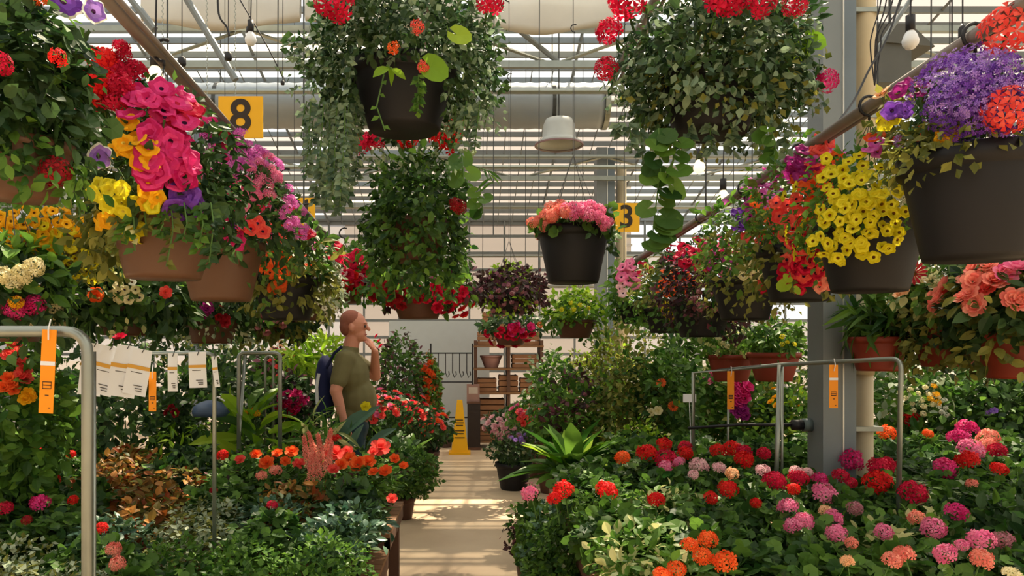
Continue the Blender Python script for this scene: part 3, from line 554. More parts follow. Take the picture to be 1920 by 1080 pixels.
basket('salmon pink begonia basket at the right edge of the photo', 2.42, 3.3, 1.46, .2, .17, TERRA,
  [('ovate', 'dark', 900, .08, (0, .1), (.27, .25, .22)), ('ovate', 'olive', 260, .07, (-.05, .14), (.26, .24, .2))],
  [('begonia', 'salmon', 1850, 515, 40, 22, 9, .09), ('begonia', 'pink', 1895, 508, 18, 10, 3, .1), ('begonia', 'salmon', 1822, 565, 14, 20, 5, .08), ('begonia', 'salmon', 1905, 565, 12, 14, 3, .09), ('begonia', 'mag', 1890, 478, 30, 6, 5, .08), ('begonia', 'coral', 1848, 535, 16, 12, 3, .08)], 2.2, RL, gapf=False)
# left lower row
LL = 'low baskets at the left side'
basket('yellow calibrachoa basket at the left edge, below the dark leafy basket', -1.92, 3.4, 1.93, .18, .16, TAN,
  [('small', 'mid', 800, .04, (0, .03), (.29, .27, .2)), ('small', 'olive', 500, .04, (.06, -.1), (.27, .26, .2))],
  [('calibrachoa', 'gold', 75, 430, 90, 45, 42, .045), ('calibrachoa', 'yellow', 100, 490, 90, 60, 46, .046)], 2.36, LL, back=.1, gapf=False)
basket('pale green hydrangea basket with one pink cluster, left edge above the rack', -1.86, 3.02, 1.62, .18, .15, TAN,
  [('ovate', 'mid', 500, .07, (0, .06), (.22, .22, .17)), ('ovate', 'dark', 300, .07, (0, .0), (.22, .22, .17))],
  [('geranium', 'cream', 20, 520, 25, 14, 3, .08), ('geranium', 'cream', 62, 503, 0, 0, 1, .08), ('geranium', 'cream', 110, 590, 8, 20, 3, .07), ('geranium', 'mag', 45, 580, 22, 20, 3, .09), ('geranium', 'gold', 30, 565, 0, 0, 1, .06), ('geranium', 'crim', 20, 612, 35, 6, 4, .06)], 2.36, LL, gapf=False)
basket('broad leaved dark green basket with small cream flowers above the price cards', -1.83, 4.0, 1.66, .18, .17, BROWN,
  [('ovate', 'geran', 700, .08, (.0, .06), (.33, .28, .2)), ('ovate', 'dark', 500, .09, (0, .0), (.36, .28, .22)), ('ovate', 'yel', 60, .05, (0, .1), (.3, .28, .18))],
  [('begonia', 'orange', 182, 553, 0, 0, 1, .07), ('calibrachoa', 'cream', 235, 550, 28, 18, 9, .05), ('begonia', 'coral', 308, 548, 0, 0, 1, .07), ('calibrachoa', 'white', 255, 520, 20, 14, 4, .04)], 2.36, LL, gapf=False)
basket('dark leafy basket with magenta flowers behind the price cards, right of the broad leaved one', -1.62, 4.7, 1.62, .18, .17, BROWN,
  [('ovate', 'dark', 900, .07, (0, .1), (.34, .28, .26)), ('ovate', 'geran', 300, .06, (.0, .05), (.34, .28, .26)), ('small', 'silver', 120, .04, (.05, .1), (.3, .28, .24))],
  [('begonia', 'plum', 383, 580, 12, 10, 2, .08), ('begonia', 'plum', 398, 545, 10, 8, 2, .07), ('begonia', 'dred', 345, 560, 20, 10, 4, .06), ('begonia', 'dred', 420, 600, 10, 8, 3, .06)], 2.36, LL, gapf=False)
basket('dusky green basket tucked behind the tan pots of the left pipe', -1.9, 5.0, 2.0, .18, .16, BROWN,
  [('ovate', 'dark', 700, .07, (0, .0), (.36, .3, .26)), ('small', 'silver', 150, .04, (0, .0), (.34, .3, .26))], [('calibrachoa', 'dusk', 345, 470, 40, 20, 8, .05)], 2.36, LL, gapf=False)
basket('leafy basket with a few dull pink flowers, half hidden behind the dark pot at left', -1.5, 5.7, 1.66, .18, .17, BROWN,
  [('ovate', 'dark', 800, .08, (0, .06), (.4, .3, .26)), ('ovate', 'olive', 250, .07, (.0, .0), (.38, .3, .26))], [('begonia', 'dusk', 500, 600, 50, 25, 9, .06)], 2.36, LL, gapf=False, hook=False)

# ------------------------------------------------------------------ benches and the plants on them
def bench(x0, x1, y0, y1, z, label):
    t = empty('display_bench', ((x0+x1)/2, (y0+y1)/2, 0), label, 'bench', 'plant benches'); w2, d2 = (x1-x0)/2, (y1-y0)/2
    mb = MB(); n = int(2*d2/.1)
    for i in range(n): mb.box((-w2, -d2+i*2*d2/n+.004, z-.025), (w2, -d2+(i+1)*2*d2/n-.004, z))
    mb.build('slatted_top', WOOD, t)
    mb = MB(); mb.box((-w2, -d2, z-.1), (w2, -d2+.03, z-.026)); mb.box((-w2, d2-.03, z-.1), (w2, d2, z-.026)); mb.box((-w2, -d2, z-.1), (-w2+.03, d2, z-.026)); mb.box((w2-.03, -d2, z-.1), (w2, d2, z-.026)); mb.build('apron', DWOOD, t)
    for sx in (-1, 1):
        for sy in (-1, 1):
            mb = MB(); x = sx*(w2-.06); y = sy*(d2-.06); mb.box((x-.035, y-.035, 0), (x+.035, y+.035, z-.026)); mb.build('leg', DWOOD, t)
ORD = ['front', 'second', 'third', 'fourth', 'fifth', 'sixth', 'seventh', 'eighth', 'ninth', 'tenth', 'eleventh', 'twelfth']
NTH = ['first', 'second', 'third', 'fourth', 'fifth', 'sixth', 'seventh', 'eighth', 'ninth', 'tenth', 'eleventh', 'twelfth']
COLN = dict(red='red', crim='crimson', mag='magenta', pink='pink', pale='pale pink', salmon='salmon', peach='peach', orange='orange', coral='coral', dred='dark red', cream='cream', dusk='dusky pink', white='white', plum='plum', yellow='yellow', gold='golden')
def fol_mesh(style, v, big=1.0):
    """foliage with its base at z=0, about .34 across and .3 high"""
    mb = MB(); c = (0, 0, .15); R = (.19*big, .19*big, .15); m = []
    def D(leaf, mat, n, size, c=c, R=R, **k):
        if LEAF[mat] not in m: m.append(LEAF[mat])
        dome(mb, leaf, n, size, c, R, m.index(LEAF[mat]), **k)
    if style == 'geranium': D('round', 'geran', 230, .062, shell=.6, up=.7); D('small', 'dark', 160, .04); D('round', 'mid', 30, .05, shell=.8, up=.8)
    elif style == 'begonia': D('ovate', 'geran', 260, .055); D('ovate', 'mid', 90, .05); D('small', 'burg', 60, .04)
    elif style == 'coleus': D('ovate', 'coleus', 260, .06); D('ovate', 'olive', 90, .05)
    elif style == 'fine': D('small', 'mid', 500, .035); D('small', 'geran', 260, .035)
    elif style == 'silver': D('small', 'silver', 420, .035); D('small', 'olive', 250, .035)
    elif style == 'vinca': D('ovate', 'blue', 260, .05); D('ovate', 'dark', 220, .05)
    elif style == 'variegated': D('ovate', 'yel', 330, .055, up=.6); D('ovate', 'mid', 120, .05)
    elif style == 'lime': D('ovate', 'lime', 230, .055, up=.6); D('ovate', 'mid', 120, .05)
    elif style == 'leafy': D('ovate', 'dark', 240, .08); D('ovate', 'mid', 60, .07)
    for i in range(9):
        a = random.random()*6.28; mb.tube([(0, 0, 0), (.1*math.cos(a), .1*math.sin(a), .17)], .003, 4, len(m))
    return mb.mesh('foliage', m+[STEM])
FM = {}
def fol(style):
    k = (style, random.randrange(3))
    if k not in FM: FM[k] = fol_mesh(*k)
    return FM[k]
POTM = {}
def potm(mat):
    if mat.name not in POTM: POTM[mat.name] = pot_mesh(.14, .075, .055, 16).mesh('pot', mat, True)
    return POTM[mat.name]
KN = dict(geranium='geranium', begonia='begonia', coleus='coleus', fine='bedding plant', silver='silver foliage plant', vinca='vinca', variegated='variegated plant', lime='lime green plant', leafy='leafy plant')
def display(side, rows, style_at, blooms, c0, c1, keep):
    plants = []
    for ri, (Y, zb) in enumerate(rows):
        X = .66 if side > 0 else -.62; k = 0
        while True:
            px = PX0+F0*side*abs(X)/Y
            if px > 2040 or px < -130: break
            x = side*(abs(X)+.03*math.sin(ri*3+k*2)); y = Y+.03*math.sin(k*5+ri)
            if keep(x, y): plants.append(dict(x=x, y=y, zb=zb, r=ri, k=k, b=[], can=c0+c1*Y, px=px, py=PY0-F0*(c0+c1*Y-CZ)/Y))
            X = abs(X)+.3+.015*ri; k += 1
    for kind, col, px, py, size in blooms:
        Y = (CZ-c0-.03)/((py-PY0)/F0+c1); p = P(px, py, Y)
        q = min(plants, key=lambda q: (q['x']-p.x)**2+(q['y']-p.y)**2); q['b'].append((kind, col, p, size))
    for q in plants:
        st = style_at(q['px'], q['py'], q)
        if q['b'] and q['b'][0][0] in ('geranium',) and st not in ('variegated', 'silver'): st = 'geranium'
        cols = []
        for b in q['b']:
            if COLN[b[1]] not in cols: cols.append(COLN[b[1]])
        nm = {'geranium': 'potted_geranium', 'begonia': 'potted_begonia', 'coleus': 'potted_coleus'}.get(st, 'potted_plant')
        head = (' and '.join(cols[:2])+' flowering ' if cols else 'green ' if st in ('geranium', 'begonia', 'fine', 'vinca', 'leafy') else '')+KN[st]
        lab = '%s, %s row of %s bench, %s from the aisle' % (head, ORD[q['r']], 'right' if side > 0 else 'left', NTH[q['k']])
        t = empty(nm, (q['x'], q['y'], q['zb']), lab, 'potted plant', ('right' if side > 0 else 'left')+' bench plants', random.random()*6)
        t.rotation_euler = (0, 0, 0)
        pm_ = ob('pot', potm(random.choice([BROWN, BPOT, TERRA])), t)
        hgt = q['can']-q['zb']-.13; s = hgt/.3
        ob('foliage', fol(st), t, (0, 0, .13), (0, 0, random.random()*6.28), (1.0, 1.0, s))
        for kind, col, p, size in q['b']:
            put_bloom(t, kind, col, (p.x-q['x'], p.y-q['y'], p.z-q['zb']), (random.gauss(0, .2), (-.9 if kind == 'begonia' else -.1 if kind == 'plume' else -.35)+random.gauss(0, .2), 1), size)
def G(col, *pts): return [('geranium', col, x, y, None if r is None else r) for x, y, r in pts]
def sized(lst, c0, c1):
    out = []
    for kind, col, px, py, r in lst:
        Y = (CZ-c0-.03)/((py-PY0)/F0+c1); out.append((kind, col, px, py, max(.05, min(.17, 2.35*r*Y/F0))))
    return out
RB = G('red', (1347, 845, 15), (1373, 842, 16), (1395, 862, 18), (1488, 917, 12), (1365, 917, 17), (1333, 933, 13), (1417, 943, 10), (1647, 905, 25), (1245, 833, 15), (1213, 850, 20), (1285, 850, 14), (1057, 918, 18), (1040, 935, 15), (1137, 920, 19), (1230, 937, 16), (1813, 863, 18), (1873, 880, 15), (1708, 787, 17)) \
   + G('crim', (1285, 837, 12), (1395, 847, 14), (1432, 850, 13), (1452, 902, 19), (1497, 897, 19), (1577, 893, 16), (1596, 905, 10), (1650, 878, 22), (1712, 923, 23), (1250, 862, 20), (1665, 870, 14), (1870, 845, 16), (1540, 850, 12)) \
   + G('mag', (1595, 862, 21), (1537, 898, 13), (1772, 878, 20), (1813, 803, 18), (1797, 822, 18), (1795, 963, 21)) \
   + G('pink', (1545, 925, 23), (1477, 950, 19), (1487, 985, 16), (1507, 977, 18), (1563, 970, 17), (1568, 1000, 20), (1657, 997, 17), (1750, 990, 22), (1772, 1038, 18), (1840, 1013, 23), (1820, 843, 20), (1273, 867, 12), (1248, 875, 12), (993, 925, 14), (1803, 1022, 12)) \
   + G('pale', (1310, 873, 17), (1348, 877, 13), (1430, 882, 12), (1493, 885, 12), (1515, 885, 10), (1300, 890, 9)) \
   + G('peach', (1373, 888, 12), (1588, 1052, 10), (1548, 958, 12)) \
   + G('salmon', (1597, 1018, 12), (1718, 970, 13), (1672, 1050, 17), (1694, 1040, 18), (1840, 1048, 18), (1853, 822, 18), (1822, 907, 11), (1850, 835, 15)) \
   + G('dusk', (1603, 953, 14), (1880, 1013, 17), (1740, 985, 10)) + G('cream', (1897, 1078, 18)) \
   + G('orange', (1293, 1022, 17), (1328, 1012, 17), (1317, 1043, 17), (1358, 1053, 21), (1268, 1068, 18), (1663, 812, 15), (1740, 813, 10), (1167, 858, 13), (1240, 1078, 14))
rc0, rc1 = .765, .045
rrows = [(2.62, .50), (2.92, .50), (3.22, .50), (3.54, .56), (3.84, .56), (4.2, .60), (4.5, .60), (4.8, .60), (5.1, .60)]
def rstyle(px, py, q):
    if py > 985 and px < 1330: return 'variegated'
    if 1440 < px < 1600 and py > 1000: return 'lime'
    if px > 1820 and py > 900: return 'leafy'
    if py < 860 and px > 1640: return 'leafy'
    if px < 1180 and py > 900: return 'fine'
    return ('geranium', 'geranium', 'variegated', 'geranium')[(q['r']*3+q['k']*5) % 4] if py > 900 else 'geranium'
display(1, rrows, rstyle, sized(RB, rc0, rc1), rc0, rc1, lambda x, y: not (abs(x-2.15) < .36 and abs(y-4.15) < .4 and y > 4.0) and not (x < .95 and y > 4.4))
bench(.5, 2.5, 2.45, 3.38, .50, 'wooden bench of geraniums nearest the camera on the right')
bench(.56, 3.3, 3.4, 3.99, .56, 'wooden bench of geraniums in the middle on the right, in front of the column')
bench(.56, 1.86, 4.02, 5.25, .60, 'wooden bench left of the column base'); bench(2.36, 4.3, 4.02, 5.25, .60, 'wooden bench right of the beige drain pipe')
lc0, lc1 = .52, .077
LB = G('red', (67, 853, 14), (133, 852, 9), (97, 900, 14), (137, 937, 10), (190, 990, 12), (417, 853, 11), (630, 822, 8)) + G('crim', (8, 900, 16), (50, 893, 17), (8, 953, 14), (510, 947, 10), (20, 870, 8)) \
   + G('mag', (75, 943, 18)) + G('salmon', (213, 1030, 13), (220, 1057, 14), (517, 882, 11), (490, 892, 10)) + G('dred', (400, 920, 8), (50, 975, 8))
def B(col, *pts): return [('begonia', col, x, y, r) for x, y, r in pts]
LB += B('orange', (500, 868, 13), (547, 847, 12), (670, 870, 14), (655, 860, 12), (690, 867, 12), (723, 883, 12), (640, 872, 12), (757, 873, 8), (740, 860, 9), (520, 850, 9), (535, 865, 9), (700, 885, 9), (480, 852, 9)) \
    + B('coral', (650, 847, 12), (713, 840, 16), (627, 850, 14), (625, 880, 10), (560, 870, 10), (450, 862, 9), (735, 935, 9), (700, 848, 10))
LB += [('plume', 'salmon', x, y, r) for x, y, r in ((577, 868, 22), (590, 850, 24), (603, 866, 24), (612, 850, 22), (597, 884, 20), (583, 890, 18), (616, 872, 20))]
lrows = [(2.6, .36), (2.9, .36), (3.2, .36), (3.52, .44), (3.82, .44), (4.12, .44), (4.46, .52), (4.76, .52), (5.06, .52)]
def lstyle(px, py, q):
    if py > 1010 and px < 170: return 'silver'
    if py > 1000: return 'fine'
    if py > 915 and px > 330: return 'vinca' if q['k'] % 2 or px > 520 else 'silver'
    if py > 960: return 'vinca'
    if 170 < px < 400 and py > 865: return 'coleus'
    if py < 905 and px > 430: return 'begonia'
    return 'geranium' if px < 160 else ('leafy', 'coleus', 'fine')[q['k'] % 3]
display(-1, lrows, lstyle, sized(LB, lc0, lc1), lc0, lc1, lambda x, y: not (abs(x+1.13) < .1 and abs(y-2.2) < .1))
bench(-2.6, -.46, 2.44, 3.36, .36, 'low wooden bench of mixed foliage nearest the camera on the left')
bench(-3.4, -.46, 3.38, 4.28, .44, 'wooden bench of orange leaved and silver plants in the middle on the left')
bench(-3.9, -.46, 4.3, 5.22, .52, 'wooden bench of orange begonias at the back on the left, in front of the man')

# ------------------------------------------------------------------ free standing plants
def shrub(label, X, Y, zb, pr, ph, potmat, fo, bl=(), name='potted_shrub', cat='potted plant', group=None, zoff=0, rosettes=(), stand=None):
    t = empty(name, (X, Y, zb), label, cat, group)
    pot_mesh(ph, pr, pr*.75, 20).build('pot', potmat, t, True); mb = MB(); m = []
    cen = Vector((X, Y, zb+ph+.15)); R0 = (.2, .2, .2); first = True
    for leaf, mat, n, size, (dx, dz), R in fo:
        if LEAF[mat] not in m: m.append(LEAF[mat])
        dome(mb, leaf, n, size, (dx, 0, ph+dz), R, m.index(LEAF[mat]), gap=lambda p: (p[:, 2] < ph*.7) & (np.hypot(p[:, 0], p[:, 1]) < pr*1.05) | (p[:, 2] < -zb+.01))
        if first: cen = Vector((X+dx, Y, zb+ph+dz)); R0 = R; first = False
    for leaf, mat, n, L, e0, e1 in rosettes:
        if LEAF[mat] not in m: m.append(LEAF[mat])
        rosette(mb, leaf, n, L, (0, 0, ph*.85), m.index(LEAF[mat]), e0, e1)
    for i in range(10):
        a = random.random()*6.28; q = R0[0]*.6*random.random(); mb.tube([(0, 0, ph*.8), (q*math.cos(a), q*math.sin(a), cen.z-zb)], .005, 5, len(m))
    mb.build('foliage', m+[STEM], t)
    for kind, col, px, py, rx, ry, n, size in bl:
        for i in range(n):
            ang = i*2.39996; q = math.sqrt((i+.5)/n) if n > 1 else 0
            p, nn = ray_hit(px+rx*q*math.cos(ang), py+ry*q*math.sin(ang), cen, [v*1.03 for v in R0])
            put_bloom(t, kind, col, p-Vector((X, Y, zb)), (nn+Vector((random.gauss(0, .2), -.1, .3))).normalized(), size)
    return t
# by the aisle, right
shrub('big bromeliad like rosette of broad glossy green leaves beside the aisle on the right', .66, 4.85, .62, .13, .16, BPOT, [('ovate', 'mid', 60, .06, (0, .02), (.16, .16, .06))], rosettes=[('blade', 'mid', 30, .42, 12, 82), ('blade', 'lime', 8, .4, 40, 80), ('blade', 'geran', 12, .38, 8, 45), ('blade', 'yel', 6, .4, 5, 30)], name='broadleaf_rosette')
shrub('small violet and pink edging plant on the floor at the right bench corner', .42, 5.02, 0, .12, .28, BROWN, [('small', 'mid', 360, .05, (0, .1), (.17, .17, .2)), ('small', 'burg', 120, .045, (-.03, .05), (.17, .17, .2))], [('petunia', 'dusk', 992, 925, 14, 30, 6, .05), ('petunia', 'coral', 996, 920, 6, 6, 2, .07)], name='potted_petunia')
shrub('round leaved dark green shrub on the floor against the right bench', .43, 4.62, 0, .11, .3, BROWN, [('round', 'mid', 260, .065, (0, .06), (.13, .17, .25)), ('round', 'geran', 160, .06, (0, .05), (.13, .17, .25))])
shrub('dense small leaved shrub on the floor against the right bench, nearest the camera', .44, 3.95, 0, .11, .3, BROWN, [('small', 'geran', 900, .042, (0, .1), (.14, .2, .26)), ('small', 'mid', 420, .04, (0, .12), (.14, .2, .25)), ('small', 'silver', 60, .04, (0, .05), (.14, .2, .25))])
shrub('bushy fine leaved shrub on the floor, second from the camera against the right bench', .43, 4.3, 0, .11, .3, BROWN, [('small', 'geran', 700, .042, (0, .1), (.14, .17, .27)), ('small', 'blue', 300, .04, (0, .12), (.14, .17, .26))], [('verbena', 'purple', 1075, 935, 30, 10, 5, .05)])
# aisle pots
shrub('dark round pot of dusky mauve flowers standing on the aisle floor at right', .50, 8.4, 0, .2, .3, BPOT, [('small', 'dark', 700, .06, (0, .14), (.3, .28, .2)), ('small', 'silver', 80, .05, (0, .2), (.28, .26, .16))], [('verbena', 'dusk', 945, 812, 30, 14, 9, .08), ('verbena', 'lilac', 972, 822, 16, 10, 6, .08)], name='floor_planter')
shrub('pink flowered pot behind the dark aisle planter', .52, 9.6, 0, .16, .45, BPOT, [('ovate', 'dark', 420, .08, (0, .15), (.34, .3, .2))], [('begonia', 'pale', 935, 795, 35, 20, 14, .09)], name='floor_planter')
shrub('tall pot of bright coral pink flowers at the right side of the aisle', .86, 9.2, 0, .18, .5, BROWN, [('ovate', 'mid', 500, .08, (0, .2), (.4, .3, .24))], [('begonia', 'coral', 1003, 780, 38, 18, 16, .1), ('begonia', 'pink', 990, 768, 40, 10, 8, .09), ('begonia', 'crim', 1032, 800, 12, 10, 4, .1)], name='floor_planter')
shrub('brown pot of ferny green foliage standing on the aisle floor at left', -.61, 6.95, 0, .105, .2, BROWN, [('small', 'geran', 1300, .05, (.05, .22), (.27, .26, .22)), ('small', 'mid', 500, .05, (.02, .25), (.26, .24, .2))], [('begonia', 'orange', 755, 872, 8, 6, 2, .06)], name='floor_planter')
shrub('plant with long paddle leaves behind the ferny aisle pot at left', -.72, 7.5, 0, .14, .3, BROWN, [('ovate', 'dark', 200, .1, (0, .15), (.24, .22, .22))], rosettes=[('blade', 'mid', 8, .62, 50, 85), ('blade', 'geran', 6, .5, 30, 70)], name='broadleaf_plant')
for i, (X, Y, lab, mix) in enumerate(((-1.0, 7.9, 'orange and pink impatiens mound behind the man, nearest him', ('coral', 'pink')), (-.75, 8.5, 'red and pink impatiens mound left of the aisle, beyond the paddle leaves', ('coral', 'crim')), (-.55, 9.3, 'red impatiens mound left of the aisle, beside the yellow cone', ('coral', 'orange')), (-1.25, 8.9, 'pink impatiens mound behind the others left of the aisle', ('pink', 'crim')))):
    px = PX0+F0*X/Y; s = F0/Y; zt = 1.02-.1*i; py = PY0+(CZ-zt)*s
    if i == 2: zt = .72; py = PY0+(CZ-zt)*s
    shrub(lab, X, Y, 0, .17, .42 if i != 2 else .3, BROWN, [('ovate', 'dark', 520, .08, (0, zt-.6 if i != 2 else zt-.45), (.36, .32, .26)), ('ovate', 'mid', 150, .07, (0, zt-.62 if i != 2 else zt-.45), (.34, .3, .24))],
          [('begonia', mix[0], px, py+.02*s, .32*s, .18*s, 20, .085), ('begonia', mix[1], px-10, py, .3*s, .16*s, 14, .08)], name='potted_impatiens', group='impatiens mounds left of the aisle')
# right background shrubs
SB = 'tall shrubs behind the right bench'
def tall(label, px, Y, z0, z1, r, lm, bl=(), leaf='ovate', n=900, size=.08, name='potted_shrub', g=SB):
    X = (px-PX0)/F0*Y; zc = (z0+z1)/2; rz = (z1-z0)/2; ph = .32
    return shrub(label, X, Y, 0, .17, ph, BROWN, [(leaf, lm[0], n, size, (0, zc-ph), (r, r, rz)), (leaf, lm[1], n//3, size*.9, (0, zc-ph+.05), (r, r, rz))], bl, name=name, group=g)
tall('tall leafy shrub at the left end of the row behind the broad leaved rosette', 1075, 6.6, .5, 1.35, .3, ('mid', 'burg'), [('verbena', 'dusk', 1090, 740, 25, 40, 7, .05)])
tall('tall yellow green shrub behind the rosette, under the burgundy basket', 1130, 7.2, .6, 1.62, .34, ('olive', 'lime'), [('verbena', 'yellow', 1143, 715, 6, 6, 1, .06)], 'small', 1500, .06)
tall('tall olive green shrub in the middle of the row behind the right bench', 1180, 6.3, .55, 1.48, .32, ('olive', 'mid'), [], 'small', 1600, .06)
tall('tall dark glossy hibiscus with two orange flowers behind the right bench', 1248, 6.2, .6, 1.55, .3, ('geran', 'mid'), [('daisy', 'orange', 1240, 718, 0, 0, 1, .08), ('daisy', 'orange', 1262, 762, 0, 0, 1, .08), ('begonia', 'cream', 1228, 770, 12, 6, 2, .07)])
tall('tall shrub with yellow leaves beside the right rack', 1310, 6.8, .5, 1.4, .33, ('mid', 'yel'), [('verbena', 'yellow', 1282, 790, 14, 40, 8, .06), ('begonia', 'pink', 1335, 710, 16, 10, 3, .09)])
tall('leafy shrub hung with magenta blossoms, seen through the right rack', 1400, 6.6, .5, 1.5, .36, ('mid', 'olive'), [('begonia', 'mag', 1390, 735, 18, 22, 8, .1), ('begonia', 'plum', 1390, 770, 14, 14, 5, .09), ('begonia', 'gold', 1500, 750, 10, 20, 3, .07)])
tall('dark shrub left of the column, lowest beneath the terracotta troughs', 1480, 6.2, .4, 1.2, .34, ('geran', 'lime'), [('begonia', 'gold', 1450, 745, 10, 20, 4, .06)])
tall('gold leaved bush low behind the red geraniums', 1195, 5.75, .35, 1.0, .3, ('lime', 'yel'), [], 'small', 700, .05)
tall('flowering bush with pale dry blooms right of the beige pipe', 1700, 5.8, .6, 1.45, .4, ('mid', 'silver'), [('verbena', 'cream', 1720, 750, 40, 30, 14, .05), ('verbena', 'gold', 1750, 740, 14, 20, 4, .06)])
tall('leafy green bush second from the right edge, behind the roses', 1800, 5.7, .6, 1.4, .4, ('geran', 'mid'), [('verbena', 'white', 1770, 765, 10, 20, 5, .05)])
tall('dark leafy bush at the right edge behind the roses', 1895, 5.6, .5, 1.45, .38, ('dark', 'mid'), [('begonia', 'lilac', 1860, 770, 8, 8, 2, .05)])
tall('tall dark bush filling the far right corner', 2010, 5.6, .4, 1.9, .5, ('dark', 'geran'))
tall('upright palm like shrub rising above the row behind the right bench', 1300, 7.6, .8, 1.75, .36, ('geran', 'mid'), [], 'lance', 500, .2)
tall('distant green shrub left of the first tall one, by the aisle planters', 1035, 8.2, .5, 1.5, .3, ('mid', 'silver'), [('verbena', 'dusk', 1090, 690, 10, 10, 2, .07)])
tall('distant shrub seen between the far column and the pipe row', 1170, 9.3, .6, 2.0, .5, ('olive', 'mid'))
tall('distant bushy shrub behind the magenta blossoms', 1440, 8.4, .5, 1.8, .6, ('geran', 'olive'))
tall('distant bushy shrub behind the terracotta bowl basket', 1680, 8.0, .5, 2.0, .6, ('dark', 'olive'))
tall('distant dark shrub behind the far right baskets', 1850, 7.6, .5, 2.1, .6, ('dark', 'mid'))
# left background shrubs
SL = 'shrubs behind the left bench'
tall('dark leafy shrub behind the front rack at the far left', 40, 5.6, .6, 1.5, .45, ('dark', 'geran'), g=SL)
tall('orange flowered begonia bush seen through the front rack at left edge', 30, 3.9, .75, 1.62, .26, ('mid', 'geran'), [('begonia', 'coral', 25, 660, 16, 14, 3, .08), ('begonia', 'coral', 42, 695, 10, 20, 4, .07), ('begonia', 'orange', 15, 720, 18, 14, 4, .07), ('begonia', 'gold', 52, 745, 10, 8, 3, .06)], g=SL)
tall('dark glossy shrub just right of the front rack pole', 240, 5.6, .6, 1.5, .42, ('dark', 'geran'), [('verbena', 'white', 175, 770, 10, 10, 2, .04)], g=SL)
tall('yellow green shrub low behind the left bench', 330, 5.55, .45, 1.06, .28, ('lime', 'mid'), [], 'lance', 260, .1, g=SL)
tall('dark shrub behind the white price cards', 400, 5.9, .5, 1.5, .42, ('dark', 'mid'), [('begonia', 'dred', 320, 770, 18, 8, 4, .06)], g=SL)
tall('croton with broad yellow green leaves between the two thin racks', 478, 5.6, .55, 1.12, .2, ('lime', 'mid'), [('verbena', 'gold', 470, 772, 20, 6, 4, .07)], 'blade', 60, .3, g=SL)
tall('white striped foliage plant left of the man', 600, 5.45, .5, 1.06, .2, ('yel', 'mid'), [], 'lance', 240, .16, g=SL)
tall('pink red azalea on the stand left of the man', 545, 6.5, .7, 1.3, .22, ('dark', 'burg'), [('begonia', 'mag', 548, 750, 26, 18, 14, .08), ('begonia', 'crim', 540, 765, 25, 14, 8, .08)], g=SL)
tall('lime green spiky plant beside the man at shoulder height', 592, 7.0, 1.35, 1.68, .26, ('lime', 'lime'), [], 'lance', 260, .16, g=SL)
tall('reddish flowered plant at the back left, beside the lime green one', 520, 7.4, .9, 1.5, .3, ('mid', 'burg'), [('begonia', 'coral', 530, 680, 30, 30, 9, .07), ('verbena', 'peach', 520, 650, 20, 10, 4, .07)], g=SL)
tall('tall dark bush far left beyond the racks', 150, 7.4, .6, 2.0, .6, ('dark', 'geran'), g=SL)
tall('tall dark bush beyond the price cards', 330, 7.6, .6, 2.0, .6, ('dark', 'olive'), g=SL)
tall('tall dim bush beyond the two thin racks', 470, 8.4, .6, 1.9, .55, ('dark', 'olive'), g=SL)
tall('leafy bush behind the man, right of his head', 745, 9.8, .6, 1.75, .32, ('geran', 'burg'), [('begonia', 'crim', 705, 640, 18, 14, 5, .09)], g=SL)
tall('upright orange flowered plant left of the yellow cone', 802, 10.2, .4, 1.45, .16, ('mid', 'coleus'), [('begonia', 'orange', 803, 715, 10, 45, 14, .09)], g=SL)

# ------------------------------------------------------------------ galvanised racks, tags, price cards
def arch(name, label, pts, r, extra=(), group=None):
    t = empty(name, (pts[0][0], pts[0][1], 0), label, 'rack', group); o = Vector((pts[0][0], pts[0][1], 0))
    mb = MB(); mb.tube([Vector(p)-o for p in pts], r, 12); mb.build('frame_pipe', GALV, t, True)
    for nm, q, rr in extra: mb = MB(); mb.tube([Vector(p)-o for p in q], rr, 10); mb.build(nm, GALV, t, True)
    return t
def bend(a, c, b, R=.07, n=6):
    """points round the corner c between a and b"""
    a, c, b = Vector(a), Vector(c), Vector(b); u = (a-c).normalized(); v = (b-c).normalized()
    p0, p1 = c+u*R, c+v*R; return [((1-t)**2)*p0+2*t*(1-t)*c+t*t*p1 for t in np.linspace(0, 1, n)]
X1, Y1, ZT = -1.125, 2.2, 1.645
arch('plant_cart', 'near galvanised pipe frame at the left edge, running out of the photo', [(X1, Y1, 0)]+bend((X1, Y1, 0), (X1, Y1, ZT), (-1.9, Y1, ZT))+bend((X1, Y1, ZT), (-1.95, Y1, ZT), (-1.95, Y1, 0))+[(-1.95, Y1, 0)], .0165,
     [('rear_post', [(X1-.018, Y1+.07, 0), (X1-.018, Y1+.07, ZT-.06)], .008), ('lower_rail', [(X1, Y1, .25), (-1.95, Y1, .25)], .012)])
def slim(label, pxs, Y, ytop, r=.011, extra=(), name='plant_rack'):
    zt = CZ+(PY0-ytop)/F0*Y; xs = [(p-PX0)/F0*Y for p in pxs]
    return arch(name, label, [(xs[0], Y, 0)]+bend((xs[0], Y, 0), (xs[0], Y, zt), (xs[1], Y, zt), .04)+bend((xs[0], Y, zt), (xs[1], Y, zt), (xs[1], Y, 0), .04)+[(xs[1], Y, 0)], r, extra)
slim('thin galvanised rack frame with two posts left of the man', (448, 525), 5.29, 662, .0155, [('rear_leg', [P(460, 662, 5.29), (P(430, 900, 5.29).x, 5.29, .0)], .012)])
slim('thin galvanised rack whose top rail carries the white price cards', (172, 402), 3.37, 662, .009)
slim('low thin rack post beside the croton', (497, 512), 5.9, 668, .01)
